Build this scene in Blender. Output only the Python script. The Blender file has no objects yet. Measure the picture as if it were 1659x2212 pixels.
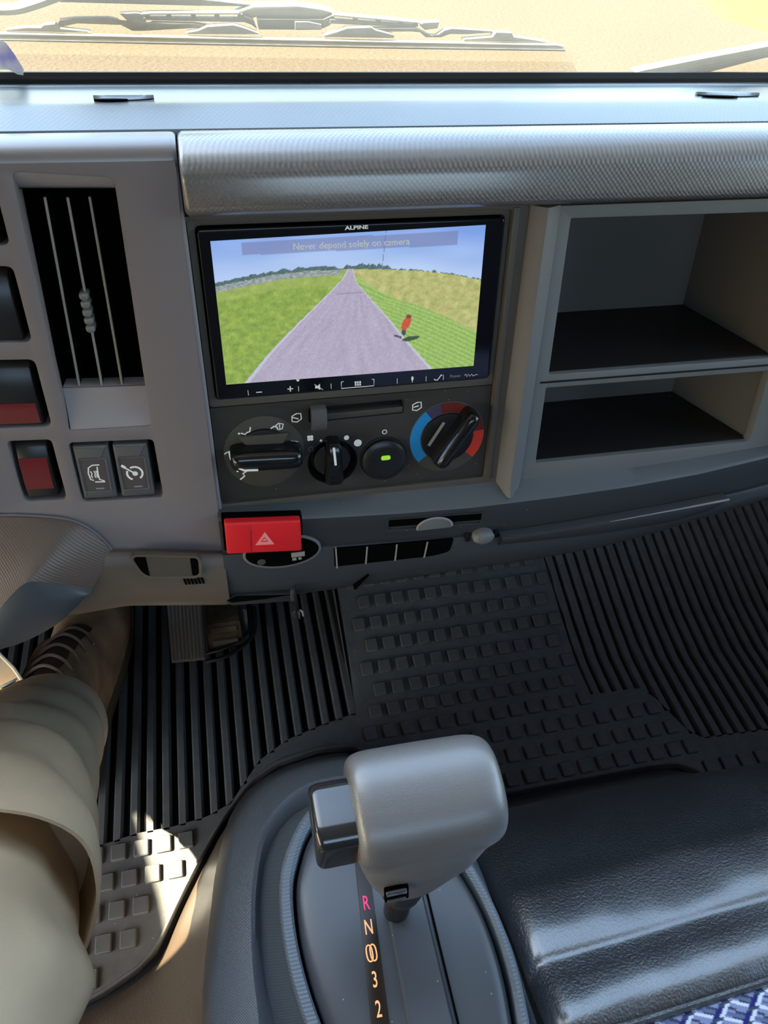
import bpy, bmesh, math, random
from mathutils import Vector, Matrix, noise

random.seed(7)
C = bpy.context.scene.collection
SC = bpy.context.scene

# ------------------------------------------------------------------ camera, light, exposure
cam_d = bpy.data.cameras.new('camera')
cam = bpy.data.objects.new('camera', cam_d)
C.objects.link(cam)
RIGHT = Vector((0.9763418, -0.2086863, 0.0566279))
DOWN = Vector((-0.1090395, -0.7013045, -0.7044731))
FWD = Vector((0.1867273, 0.6816319, -0.7074679))
mw = Matrix.Identity(4)
for i in range(3):
    mw[i][0] = RIGHT[i]; mw[i][1] = -DOWN[i]; mw[i][2] = -FWD[i]
mw[2][3] = 0.95                                   # camera 0.95 m above the cab floor
cam.matrix_world = mw
cam_d.sensor_fit = 'HORIZONTAL'
cam_d.sensor_width = 36.0
cam_d.lens = 36.0 * 1620.0 / 1659.0
cam_d.clip_start = 0.01
SC.camera = cam

SC.view_settings.view_transform = 'Standard'
SC.view_settings.look = 'None'
SC.view_settings.gamma = 1.0
SC.view_settings.use_curve_mapping = False
SC.view_settings.exposure = 0.52

SUN_DIR = Vector((-0.683, 0.0, 0.731)).normalized()   # towards the sun: high on the driver's side
world = bpy.data.worlds.new('World'); SC.world = world
world.use_nodes = True
wn = world.node_tree; wn.nodes.clear()
wo = wn.nodes.new('ShaderNodeOutputWorld'); wb = wn.nodes.new('ShaderNodeBackground')
sky = wn.nodes.new('ShaderNodeTexSky'); sky.sky_type = 'NISHITA'
sky.sun_disc = False
sky.sun_elevation = math.asin(SUN_DIR.z)
sky.sun_rotation = math.atan2(SUN_DIR.x, SUN_DIR.y)
sky.air_density = 1.7; sky.dust_density = 2.0; sky.ozone_density = 1.5
wb.inputs['Strength'].default_value = 0.85
wn.links.new(sky.outputs[0], wb.inputs[0]); wn.links.new(wb.outputs[0], wo.inputs[0])

sd = bpy.data.lights.new('sun', 'SUN'); sd.energy = 44.0; sd.angle = 0.009; sd.color = (1.0, 0.87, 0.62)
so = bpy.data.objects.new('sun', sd); C.objects.link(so)
so.rotation_euler = SUN_DIR.to_track_quat('Z', 'Y').to_euler()

# ------------------------------------------------------------------ frames
DASH_O = Vector((0.08254, 0.40025, 0.71249))        # centre of the stereo face
DM = Matrix(((1, 0, 0, DASH_O.x), (0, .1944754, -.9809074, DASH_O.y), (0, .9809074, .1944754, DASH_O.z), (0, 0, 0, 1)))
WM = Matrix.Identity(4)
FR = {'d': DM, 'w': WM}

# ------------------------------------------------------------------ materials
def S(r, g, b):
    def f(c):
        c /= 255.0
        return c / 12.92 if c <= 0.04045 else ((c + 0.055) / 1.055) ** 2.4
    return (f(r), f(g), f(b), 1.0)

def pm(name, col, rough=0.5, spec=0.5, noise_scale=0, noise_str=0.3, dist=0.0005, metal=0.0, emit=0.0, pattern=None,
       coat=0.0, mottle=0.0, mscale=30.0, speck=0.0, coat_rough=0.15, coat_ior=1.5):
    m = bpy.data.materials.new(name); m.use_nodes = True
    nt = m.node_tree; b = nt.nodes['Principled BSDF']
    b.inputs['Base Color'].default_value = col
    b.inputs['Roughness'].default_value = rough
    b.inputs['Specular IOR Level'].default_value = spec
    b.inputs['Metallic'].default_value = metal
    b.inputs['Coat Weight'].default_value = coat
    b.inputs['Coat Roughness'].default_value = coat_rough; b.inputs['Coat IOR'].default_value = coat_ior
    if emit:
        b.inputs['Emission Color'].default_value = col
        b.inputs['Emission Strength'].default_value = emit
    tc = nt.nodes.new('ShaderNodeTexCoord')
    def mth(op, a, c=None):
        n = nt.nodes.new('ShaderNodeMath'); n.operation = op
        for i, v in enumerate((a, c)):
            if v is None: continue
            if isinstance(v, (int, float)): n.inputs[i].default_value = v
            else: nt.links.new(v, n.inputs[i])
        return n.outputs[0]
    height = None
    if noise_scale:
        n = nt.nodes.new('ShaderNodeTexNoise'); n.inputs['Scale'].default_value = noise_scale
        n.inputs['Detail'].default_value = 3.0
        nt.links.new(tc.outputs['Object'], n.inputs['Vector'])
        height = n.outputs['Fac']
    if pattern:
        kind, pitch, amt = pattern
        sx = nt.nodes.new('ShaderNodeSeparateXYZ'); nt.links.new(tc.outputs['Object'], sx.inputs[0])
        k = 2 * math.pi / pitch
        X, Y, Z = sx.outputs
        V2 = mth('ADD', Y, Z)
        if kind == 'diamond':
            a = mth('SINE', mth('MULTIPLY', X, k)); c = mth('SINE', mth('MULTIPLY', V2, k))
            h = mth('MULTIPLY', a, c)
        elif kind == 'ridge':
            h = mth('SINE', mth('MULTIPLY', mth('ADD', X, mth('MULTIPLY', Y, 0.8)), k))
        else:
            h = mth('SINE', mth('MULTIPLY', V2, k))
        h = mth('MULTIPLY', h, amt)
        height = h if height is None else mth('ADD', height, h)
    if height is not None:
        bp = nt.nodes.new('ShaderNodeBump'); bp.inputs['Strength'].default_value = noise_str
        bp.inputs['Distance'].default_value = dist
        nt.links.new(height, bp.inputs['Height']); nt.links.new(bp.outputs[0], b.inputs['Normal'])
    if mottle or speck:
        base = nt.nodes.new('ShaderNodeRGB'); base.outputs[0].default_value = col
        out = base.outputs[0]
        if mottle:
            n2 = nt.nodes.new('ShaderNodeTexNoise'); n2.inputs['Scale'].default_value = mscale; n2.inputs['Detail'].default_value = 5
            nt.links.new(tc.outputs['Object'], n2.inputs['Vector'])
            mr = nt.nodes.new('ShaderNodeMapRange'); mr.inputs['From Min'].default_value = .3; mr.inputs['From Max'].default_value = .7
            mr.inputs['To Min'].default_value = 1 - mottle; mr.inputs['To Max'].default_value = 1 + mottle
            nt.links.new(n2.outputs['Fac'], mr.inputs[0])
            vm = nt.nodes.new('ShaderNodeVectorMath'); vm.operation = 'SCALE'
            nt.links.new(out, vm.inputs[0]); nt.links.new(mr.outputs[0], vm.inputs['Scale'])
            out = vm.outputs[0]
        if speck:                                        # pale dust specks lying on dark plastic
            vo = nt.nodes.new('ShaderNodeTexVoronoi'); vo.inputs['Scale'].default_value = speck
            nt.links.new(tc.outputs['Object'], vo.inputs['Vector'])
            lt = mth('LESS_THAN', vo.outputs['Distance'], 0.10)
            sc = nt.nodes.new('ShaderNodeSeparateColor'); nt.links.new(vo.outputs['Color'], sc.inputs[0])
            lt = mth('MULTIPLY', lt, mth('GREATER_THAN', sc.outputs[0], 0.90))
            mx = nt.nodes.new('ShaderNodeMix'); mx.data_type = 'RGBA'
            nt.links.new(lt, mx.inputs[0]); nt.links.new(out, mx.inputs[6]); mx.inputs[7].default_value = (.35, .32, .28, 1)
            out = mx.outputs[2]
        nt.links.new(out, b.inputs['Base Color'])
    return m

M = {}
M['panel'] = pm('warm_grey_plastic', S(122, 114, 116), .5, .5, 1300, .5, .0003)
M['pad'] = pm('textured_grey_pad', S(92, 87, 88), .45, .8, 3000, .55, .0008, pattern=('diamond', .0029, 1.2), coat=1.0, coat_rough=.27, coat_ior=1.95)
M['crown'] = pm('textured_grey_crown', S(84, 90, 96), .36, .9, 2500, .2, .0003, pattern=('diamond', .0030, .8), coat=.5, coat_rough=.3)
M['hood'] = pm('warm_grey_hood', S(116, 106, 106), .45, .8, 1500, .3, .0003, coat=1.0, coat_rough=.34, coat_ior=1.75)
M['stack'] = pm('dark_brown_grey_plastic', S(82, 76, 68), .5, .45, 2200, .35, .0003)
M['hvac'] = pm('charcoal_plastic', S(53, 50, 46), .5, .45, 2500, .35, .0003, speck=300)
M['pillar'] = pm('grey_pillar_plastic', S(112, 109, 108), .5, .5, 2600, .45, .0003)
M['shelf'] = pm('grey_shelf_plastic', S(108, 109, 108), .5, .55, 2600, .4, .0003)
M['shelfin'] = pm('shelf_lining_plastic', S(94, 91, 88), .6, .3, 1800, .3, .0003)
M['shelffloor'] = pm('black_shelf_floor', S(36, 34, 33), .5, .3, 1500, .5, .0004, speck=320)
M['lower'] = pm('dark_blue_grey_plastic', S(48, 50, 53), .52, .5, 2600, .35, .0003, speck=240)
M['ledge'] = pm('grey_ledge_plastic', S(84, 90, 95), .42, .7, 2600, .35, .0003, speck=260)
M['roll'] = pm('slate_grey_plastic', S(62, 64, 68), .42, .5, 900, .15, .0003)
M['knee'] = pm('satin_grey_plastic', S(98, 86, 76), .38, .5, 1600, .2, .0003)
M['cap'] = pm('ridged_brown_grey_plastic', S(104, 88, 78), .45, .5, 0, .3, .0003, pattern=('ridge', .0019, 1))
M['cover'] = pm('satin_blue_grey_plastic', S(72, 74, 78), .36, .5, 1200, .15, .0003)
M['black'] = pm('black_plastic', S(14, 14, 15), .5, .4)
M['gloss'] = pm('gloss_black_plastic', S(20, 21, 22), .18, .6)
M['softblack'] = pm('soft_black_plastic', S(30, 30, 30), .32, .5, 1800, .15, .0002)
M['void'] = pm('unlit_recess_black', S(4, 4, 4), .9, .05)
M['vane'] = pm('grey_vane_plastic', S(150, 145, 138), .4, .5)
M['tab'] = pm('glossy_grey_tab', S(120, 120, 116), .22, .6)
M['vent_lip'] = pm('light_grey_plastic', S(150, 142, 144), .5, .5, 1300, .5, .0003)
M['switch'] = pm('switch_grey_plastic', S(92, 92, 94), .28, .5, 1500, .1, .0002)
M['swpad'] = pm('switch_face_brown_grey', S(84, 76, 78), .5, .4, 1500, .2, .0002)
M['redlens'] = pm('dark_red_lens', S(108, 24, 32), .3, .5, 1200, .1, .0002)
M['red'] = pm('bright_red_plastic', S(232, 34, 42), .42, .5, 1500, .12, .0002)
M['redlight'] = pm('pale_red_print', S(255, 150, 150), .5, .3)
M['white'] = pm('white_print', S(225, 225, 222), .5, .3, emit=.12)
M['dimprint'] = pm('grey_print', S(150, 152, 155), .5, .3)
M['blue'] = pm('blue_print', S(38, 140, 205), .45, .4)
M['purple'] = pm('dark_violet_print', S(66, 60, 92), .45, .4)
M['maroon'] = pm('dark_red_print', S(104, 34, 26), .45, .4)
M['redp'] = pm('red_print', S(226, 60, 44), .45, .4)
M['dial'] = pm('dial_grey_plastic', S(72, 70, 62), .5, .4, 2200, .25, .0002)
M['green'] = pm('green_indicator', S(160, 215, 60), .4, .4, emit=.35)
M['silver'] = pm('polished_silver', S(200, 202, 205), .18, .5, metal=1)
M['bezel'] = pm('stereo_gloss_bezel', S(12, 14, 22), .12, .6)
M['mat'] = pm('black_rubber_mat', S(84, 85, 86), .68, .2, 1200, .3, .0004, mottle=.12, mscale=60, speck=170)
M['matlow'] = pm('rubber_mat_groove', S(12, 12, 12), .7, .2, 1200, .3, .0004)
M['vinyl'] = pm('glossy_black_vinyl', S(38, 40, 43), .32, 1.0, 620, .6, .0011, coat=.8, coat_rough=.22, coat_ior=2.0)
M['hump'] = pm('grained_vinyl_hump', S(80, 68, 56), .34, .8, 480, .9, .0012, coat=.7, coat_rough=.2)
M['conbase'] = pm('ridged_console_plastic', S(88, 93, 98), .38, .6, 0, .4, .0003, pattern=('diamond', .0017, .8))
M['conring'] = pm('console_ring_plastic', S(104, 112, 120), .42, .6, 0, .4, .0003, pattern=('line', .0021, .8))
M['plate'] = pm('smooth_shift_plate', S(74, 76, 80), .30, .5, 1800, .06, .0002, speck=210)
M['strip'] = pm('brown_black_indicator', S(38, 24, 12), .35, .4)
M['orange'] = pm('lit_orange_letter', S(240, 176, 120), .5, .3, emit=.40)
M['pink'] = pm('lit_pink_letter', S(225, 60, 110), .5, .3, emit=.40)
M['grip'] = pm('grained_grip_vinyl', S(104, 101, 99), .45, .6, 1500, .5, .0006, coat=.9, coat_rough=.35, coat_ior=1.7)
M['button'] = pm('smoky_grip_button', S(38, 38, 40), .16, .8)
M['trouser'] = pm('khaki_cotton', S(210, 186, 154), .85, .2, 2200, .5, .0005, mottle=.10, mscale=18)
M['stitch'] = pm('pale_hem_cord', S(235, 225, 205), .7, .2)
M['boot'] = pm('brown_boot_leather', S(168, 132, 100), .55, .4, 500, .35, .0012, mottle=.35, mscale=25)
M['bootdark'] = pm('dark_boot_tongue', S(78, 64, 54), .6, .3, 700, .3, .001)
M['lace'] = pm('grey_brown_lace', S(140, 120, 106), .7, .3, 2000, .4, .0005)
M['sole'] = pm('brown_rubber_sole', S(88, 72, 52), .7, .3, 600, .3, .001)
M['pedal'] = pm('grey_pedal_rubber', S(74, 72, 70), .6, .35, 1500, .3, .0004)
M['dirt'] = pm('rusty_bracket', S(70, 58, 40), .7, .3, 200, .4, .001, mottle=.4, mscale=80)
M['wiper'] = pm('hazed_wiper_metal', S(92, 93, 88), .5, .4, 500, .2, .0005, mottle=.2, mscale=80)  # a black wiper made pale: windscreen haze put into the colour
M['wiperdark'] = pm('hazed_wiper_shade', S(46, 50, 52), .6, .3, 500, .3, .0006, mottle=.35, mscale=120)  # darker tone for shaded faces and rubber, paled by the same painted haze
M['seal'] = pm('black_windscreen_seal', S(16, 15, 12), .6, .3)
M['ground'] = pm('dry_tan_ground', S(57, 48, 35), .95, .1, 30, .7, .02, mottle=.20, mscale=34)
M['yellow'] = pm('yellow_flowering_weeds', S(108, 106, 6), .9, .2, 40, .5, .01, mottle=.3, mscale=12)
M['liner'] = pm('pale_headliner', S(190, 186, 178), .9, .1)
M['backwall'] = pm('dark_grey_rear_trim', S(62, 61, 62), .9, .1)
M['door'] = pm('grey_door_trim', S(110, 108, 105), .7, .3)
M['cabfloor'] = pm('black_cab_floor', S(36, 36, 37), .8, .2)

# windscreen: thin dusty glass
def glass_mat():
    m = bpy.data.materials.new('dusty_windscreen_glass'); m.use_nodes = True
    nt = m.node_tree; nt.nodes.clear()
    o = nt.nodes.new('ShaderNodeOutputMaterial')
    t = nt.nodes.new('ShaderNodeBsdfTransparent'); t.inputs[0].default_value = (.97, .985, .97, 1)
    g = nt.nodes.new('ShaderNodeBsdfGlossy'); g.inputs['Roughness'].default_value = .02
    lw = nt.nodes.new('ShaderNodeLayerWeight'); lw.inputs[0].default_value = .12
    mx = nt.nodes.new('ShaderNodeMixShader')
    nt.links.new(lw.outputs['Fresnel'], mx.inputs[0]); nt.links.new(t.outputs[0], mx.inputs[1]); nt.links.new(g.outputs[0], mx.inputs[2])
    d = nt.nodes.new('ShaderNodeBsdfTranslucent'); d.inputs[0].default_value = (.95, .93, .85, 1)
    n = nt.nodes.new('ShaderNodeTexNoise'); n.inputs['Scale'].default_value = 9.0; n.inputs['Detail'].default_value = 6
    tc = nt.nodes.new('ShaderNodeTexCoord'); nt.links.new(tc.outputs['Object'], n.inputs['Vector'])
    mr = nt.nodes.new('ShaderNodeMapRange'); mr.inputs['To Min'].default_value = .03; mr.inputs['To Max'].default_value = .06
    nt.links.new(n.outputs['Fac'], mr.inputs[0])
    m2 = nt.nodes.new('ShaderNodeMixShader')
    nt.links.new(mr.outputs[0], m2.inputs[0]); nt.links.new(mx.outputs[0], m2.inputs[1]); nt.links.new(d.outputs[0], m2.inputs[2])
    nt.links.new(m2.outputs[0], o.inputs[0])
    return m
M['glass'] = glass_mat()

def patch_mat():
    m = bpy.data.materials.new('milky_blue_film'); m.use_nodes = True
    nt = m.node_tree; b = nt.nodes['Principled BSDF']
    tc = nt.nodes.new('ShaderNodeTexCoord'); w = nt.nodes.new('ShaderNodeTexNoise'); w.inputs['Scale'].default_value = 60
    nt.links.new(tc.outputs['Object'], w.inputs['Vector'])
    cr = nt.nodes.new('ShaderNodeValToRGB')
    cr.color_ramp.elements[0].position = .30; cr.color_ramp.elements[0].color = S(110, 130, 225)
    cr.color_ramp.elements[1].position = .48; cr.color_ramp.elements[1].color = S(225, 228, 235)
    nt.links.new(w.outputs['Fac'], cr.inputs[0]); nt.links.new(cr.outputs[0], b.inputs['Base Color'])
    b.inputs['Alpha'].default_value = .6; b.inputs['Roughness'].default_value = .3
    return m
M['patch'] = patch_mat()

def vcol_mat(name, emit=0.0, rough=.8, spec=.3, bump=0):
    m = bpy.data.materials.new(name); m.use_nodes = True
    nt = m.node_tree; b = nt.nodes['Principled BSDF']
    a = nt.nodes.new('ShaderNodeVertexColor'); a.layer_name = 'print'
    b.inputs['Roughness'].default_value = rough; b.inputs['Specular IOR Level'].default_value = spec
    if emit:
        b.inputs['Base Color'].default_value = (.01, .01, .01, 1)
        nt.links.new(a.outputs[0], b.inputs['Emission Color']); b.inputs['Emission Strength'].default_value = emit
    else:
        nt.links.new(a.outputs[0], b.inputs['Base Color'])
    if bump:
        tc = nt.nodes.new('ShaderNodeTexCoord'); n = nt.nodes.new('ShaderNodeTexNoise'); n.inputs['Scale'].default_value = bump
        nt.links.new(tc.outputs['Object'], n.inputs['Vector'])
        bp = nt.nodes.new('ShaderNodeBump'); bp.inputs['Strength'].default_value = .4; bp.inputs['Distance'].default_value = .0005
        nt.links.new(n.outputs['Fac'], bp.inputs['Height']); nt.links.new(bp.outputs[0], b.inputs['Normal'])
    return m
M['lcd'] = vcol_mat('lit_screen_picture', emit=.74, rough=.12, spec=.5)
M['fabric'] = vcol_mat('woven_blue_fabric', rough=.9, spec=.15, bump=1500)

# ------------------------------------------------------------------ mesh tools
def rrect(u0, u1, v0, v1, r, seg=5):
    """closed rounded rectangle, counter-clockwise"""
    return rquad([(u0, v0), (u1, v0), (u1, v1), (u0, v1)], r, seg)

def rquad(pts, r, seg=5):
    """closed polygon with rounded corners"""
    out = []
    n = len(pts)
    rr = r if isinstance(r, (list, tuple)) else [r] * n
    for i in range(n):
        p = Vector(pts[i]).to_2d(); a = Vector(pts[i - 1]).to_2d(); b = Vector(pts[(i + 1) % n]).to_2d()
        da = (a - p); db = (b - p); la, lb = da.length, db.length
        da.normalize(); db.normalize()
        t = min(rr[i], la * .48, lb * .48)
        if t <= 1e-9:
            out.append((p.x, p.y)); continue
        p0 = p + da * t; p1 = p + db * t
        for k in range(seg + 1):
            s = k / seg
            q = p0 * (1 - s) ** 2 + p * 2 * s * (1 - s) + p1 * s * s
            out.append((q.x, q.y))
    return out

def area2(poly):
    return sum(poly[i - 1][0] * poly[i][1] - poly[i][0] * poly[i - 1][1] for i in range(len(poly))) / 2

def inset(poly, d):
    """offset a closed polygon inwards by d (outwards if negative)"""
    if area2(poly) < 0: d = -d
    n = len(poly); out = []
    for i in range(n):
        p0 = Vector(poly[i - 1]); p1 = Vector(poly[i]); p2 = Vector(poly[(i + 1) % n])
        e1 = p1 - p0; e2 = p2 - p1
        if e1.length < 1e-9: e1 = e2
        if e2.length < 1e-9: e2 = e1
        n1 = Vector((-e1.y, e1.x)).normalized(); n2 = Vector((-e2.y, e2.x)).normalized()
        m = n1 + n2
        if m.length < 1e-6: m = n1
        m.normalize()
        k = d / max(.45, m.dot(n1))
        q = p1 + m * k
        out.append((q.x, q.y))
    return out

def circle(cx, cy, r, seg=32, ry=None):
    ry = r if ry is None else ry
    return [(cx + r * math.cos(2 * math.pi * i / seg), cy + ry * math.sin(2 * math.pi * i / seg)) for i in range(seg)]

def catmull(pts, per=8, closed=False):
    P = [Vector(p) for p in pts]; n = len(P); out = []
    rng = range(n) if closed else range(n - 1)
    for i in rng:
        if closed: a, b, c, d = P[i - 1], P[i], P[(i + 1) % n], P[(i + 2) % n]
        else: a, b, c, d = P[max(i - 1, 0)], P[i], P[i + 1], P[min(i + 2, n - 1)]
        for k in range(per):
            t = k / per
            out.append(.5 * ((2 * b) + (c - a) * t + (2 * a - 5 * b + 4 * c - d) * t * t + (3 * b - a - 3 * c + d) * t ** 3))
    if not closed: out.append(P[-1].copy())
    return out

def lerp_tab(tab, x):
    if x <= tab[0][0]: return tab[0][1]
    for (x0, y0), (x1, y1) in zip(tab, tab[1:]):
        if x <= x1:
            return y0 + (y1 - y0) * (x - x0) / (x1 - x0) if x1 > x0 else y1
    return tab[-1][1]

def sstep(a, b, x):
    t = min(1, max(0, (x - a) / (b - a))); return t * t * (3 - 2 * t)

class MB:
    """collects shapes into one mesh; k scales the given numbers into metres"""
    def __init__(s, k=.001):
        s.bm = bmesh.new(); s.k = k
    def v(s, p): return s.bm.verts.new(Vector(p) * s.k)
    def face(s, vs):
        try: return s.bm.faces.new(vs)
        except ValueError: return None
    def loft(s, rings, closed=True, cap0=True, cap1=True):
        R = [[s.v(p) for p in r] for r in rings]
        for a, b in zip(R, R[1:]):
            n = len(a)
            for i in range(n if closed else n - 1):
                j = (i + 1) % n
                s.face((a[i], a[j], b[j], b[i]))
        if closed and cap0: s.face(list(reversed(R[0])))
        if closed and cap1: s.face(R[-1])
        return R
    def slab(s, poly, n0, n1, ch=0.0, steps=2):
        """polygon raised from n0 to n1 with a rounded upper edge"""
        if area2(poly) < 0: poly = poly[::-1]
        rings = [[(x, y, n0) for x, y in poly]]
        if ch > 0:
            for i in range(steps + 1):
                a = math.pi / 2 * i / steps
                q = inset(poly, ch * (1 - math.cos(a)))
                rings.append([(x, y, n1 - ch + ch * math.sin(a)) for x, y in q])
        else:
            rings.append([(x, y, n1) for x, y in poly])
        s.loft(rings)
        return s
    def dome(s, poly, n0, n1, h, steps=5, flat=0.0):
        """raised polygon whose top bulges by h"""
        if area2(poly) < 0: poly = poly[::-1]
        cx = sum(p[0] for p in poly) / len(poly); cy = sum(p[1] for p in poly) / len(poly)
        rings = [[(x, y, n0) for x, y in poly], [(x, y, n1) for x, y in poly]]
        for i in range(1, steps + 1):
            t = i / steps; f = 1 - t * (1 - max(flat, .02))
            rings.append([(cx + (x - cx) * f, cy + (y - cy) * f, n1 + h * math.sqrt(max(0, 1 - (1 - t) ** 2))) for x, y in poly])
        s.loft(rings); return s
    def box(s, x0, x1, y0, y1, z0, z1, ch=0.0):
        return s.slab([(x0, y0), (x1, y0), (x1, y1), (x0, y1)], z0, z1, ch)
    def panel(s, outer, holes, n1, n0, ch=.5, depth=None, back=False):
        """sheet with rounded-edge holes; walls of the holes run to depth"""
        es = []
        if area2(outer) < 0: outer = outer[::-1]
        def loop(poly, z):
            vs = [s.v((x, y, z)) for x, y in poly]
            return vs, [s.bm.edges.new((vs[i - 1], vs[i])) for i in range(len(vs))]
        ov, oe = loop(outer, n1); es += oe
        ob = [s.v((x, y, n0)) for x, y in outer]
        for i in range(len(ov)): s.face((ov[i - 1], ob[i - 1], ob[i], ov[i]))
        for h in holes:
            if area2(h) > 0: h = h[::-1]
            hv, he = loop(inset(h, -ch), n1); es += he
            mid = [s.v((x, y, n1 - ch)) for x, y in h]
            mid0 = [s.v((x, y, n1 - ch * .3)) for x, y in inset(h, -ch * .3)]
            dn = [s.v((x, y, depth if depth is not None else n0)) for x, y in h]
            for A, B in ((hv, mid0), (mid0, mid), (mid, dn)):
                for i in range(len(A)): s.face((A[i - 1], B[i - 1], B[i], A[i]))
        bmesh.ops.triangle_fill(s.bm, use_beauty=True, use_dissolve=False, edges=es, normal=(0, 0, 1))
        return s
    def tube(s, path, r, seg=8, caps=True):
        P = [Vector(p) for p in path]; rings = []
        up = Vector((0, 0, 1))
        for i, p in enumerate(P):
            t = (P[min(i + 1, len(P) - 1)] - P[max(i - 1, 0)]).normalized()
            a = t.cross(up)
            if a.length < 1e-3: a = t.cross(Vector((1, 0, 0)))
            a.normalize(); b = a.cross(t).normalized()
            rad = r[i] if isinstance(r, (list, tuple)) else r
            rings.append([p + (a * math.cos(2 * math.pi * j / seg) + b * math.sin(2 * math.pi * j / seg)) * rad for j in range(seg)])
        s.loft(rings, cap0=caps, cap1=caps); return s
    def stroke(s, pts, w, z, th=.12, closed=False):
        """flat printed line along pts"""
        P = [Vector((p[0], p[1])) for p in pts]; n = len(P)
        if closed: P = P + [P[0]]; n += 1
        L = []; Rr = []
        for i in range(n):
            if closed and i in (0, n - 1): d = P[1] - P[-2]
            else: d = P[min(i + 1, n - 1)] - P[max(i - 1, 0)]
            d.normalize(); nn = Vector((-d.y, d.x)) * (w / 2)
            L.append(P[i] + nn); Rr.append(P[i] - nn)
        zl = z + th
        a = [s.v((p.x, p.y, zl)) for p in L]; b = [s.v((p.x, p.y, zl)) for p in Rr]
        for i in range(n - 1): s.face((b[i], b[i + 1], a[i + 1], a[i]))
        return s
    def flat(s, poly, z):
        if area2(poly) < 0: poly = poly[::-1]
        s.face([s.v((x, y, z)) for x, y in poly]); return s
    def grid(s, rows):
        return s.loft(rows, closed=False)
    def xf(s, m, start=0):
        s.bm.verts.ensure_lookup_table()
        bmesh.ops.transform(s.bm, matrix=m, verts=s.bm.verts[start:])
        return s
    def build(s, name, mat, parent=None, frame='d', label=None, smooth=40, kind=None, fix=True):
        bm = s.bm
        if fix: bmesh.ops.recalc_face_normals(bm, faces=bm.faces)
        if parent is not None:
            bmesh.ops.translate(bm, verts=bm.verts, vec=-Vector(BASE[root_of(parent)]))
        ang = math.radians(smooth)
        for f in bm.faces: f.smooth = smooth > 0
        for e in bm.edges:
            if len(e.link_faces) == 2 and e.calc_face_angle(0) > ang: e.smooth = False
        me = bpy.data.meshes.new(name); bm.to_mesh(me); bm.free()
        if mat: me.materials.append(M[mat])
        o = bpy.data.objects.new(name, me); C.objects.link(o)
        if parent is not None: o.parent = parent
        else: o.matrix_world = FR[frame]
        if label: o['label'] = label
        if kind: o['kind'] = kind
        return o

BASE = {}
def root_of(o):
    while o.parent: o = o.parent
    return o.name

def thing(name, label, cat, base=(0, 0, 0), frame='d', group=None):
    """an Empty at the base of a thing; base in metres, in the named frame"""
    o = bpy.data.objects.new(name, None); C.objects.link(o); o.empty_display_size = .02
    o.matrix_world = FR[frame] @ Matrix.Translation(base)
    BASE[o.name] = base
    o['label'] = label; o['category'] = cat
    if group: o['group'] = group
    return o

def tag(o, label, cat, group=None):
    o['label'] = label; o['category'] = cat
    if group: o['group'] = group
    return o

def text(body, u, v, n, size, mat, parent, name='lettering', rot=0.0, frame='d', extra=None, sx=1.0, bold=0.0):
    cu = bpy.data.curves.new(name, 'FONT'); cu.body = body; cu.size = size * .001; cu.align_x = 'CENTER'; cu.align_y = 'CENTER'
    cu.offset = bold * .001; cu.resolution_u = 4
    tmp = bpy.data.objects.new(name, cu)
    C.objects.link(tmp)
    dg = bpy.context.evaluated_depsgraph_get()
    me = bpy.data.meshes.new_from_object(tmp.evaluated_get(dg))
    bpy.data.objects.remove(tmp)
    mm = Matrix.Translation(Vector((u, v, n)) * .001) @ Matrix.Rotation(rot, 4, 'Z') @ Matrix.Diagonal((sx, 1, 1, 1))
    if extra is not None: mm = extra @ mm
    me.transform(mm)
    me.transform(Matrix.Translation(-Vector(BASE[root_of(parent)])))
    me.materials.clear(); me.materials.append(M[mat])
    me.name = name
    o = bpy.data.objects.new(name, me); C.objects.link(o); o.parent = parent
    return o

# ================================================================== the setting
def struct(name, mb, mat, parent=None, frame='w', smooth=40):
    o = mb.build(name, mat, parent, frame, smooth=smooth)
    if parent is None: o['kind'] = 'structure'
    return o

m = MB(1)
N = 60
rows = []
for j in range(N + 1):
    y = -8 + 60 * (j / N) ** 1.5
    rows.append([(-30 + 70 * i / N, y, -.85 + .015 * noise.noise((i * .9, j * .9, 0))) for i in range(N + 1)])
m.grid(rows); struct('ground', m, 'ground')

m = MB(1); m.box(-.86, 1.02, -.8, .98, -.03, -.004); struct('floor', m, 'cabfloor')
m = MB(1); m.box(-.86, 1.02, .96, 1.0, -.03, .62); struct('wall_front', m, 'cabfloor')
m = MB(1); m.box(-.86, 1.02, -.8, .30, 1.58, 1.62); struct('ceiling', m, 'liner')

def yz_wall(name, x0, x1, outer, holes):
    """upright side wall: outline and openings in (y, z)"""
    m = MB(1); m.panel(outer, holes, x1, x0, ch=.006)
    m.bm.transform(Matrix(((0, 0, 1, 0), (1, 0, 0, 0), (0, 1, 0, 0), (0, 0, 0, 1))))
    return struct(name, m, 'door')
yz_wall('wall_left', -.90, -.86, [(-.8, -.03), (1.0, -.03), (1.0, .80), (.27, 1.62), (-.8, 1.62)],
        [[(.255, .80), (.33, .785), (.47, .742), (.405, .842), (.37, .90), (.33, .95), (.255, .96)], [(-.68, .06), (.19, .06), (.19, .80), (-.68, .82)], [(.49, .83), (.58, .83), (.55, .89), (.49, .91)]])  # unseen openings, cut to shape the sun patch and the side light
yz_wall('wall_right', 1.02, 1.06, [(-.8, -.03), (1.0, -.03), (1.0, .80), (.27, 1.62), (-.8, 1.62)],
        [rquad([(-.30, .78), (.60, .76), (.37, 1.36), (-.30, 1.36)], .04)])
m = MB(1); m.panel([(-.9, -.03), (1.06, -.03), (1.06, 1.62), (-.9, 1.62)], [rrect(-.45, .60, 1.08, 1.34, .05)], .8, .84, ch=.006)
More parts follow.
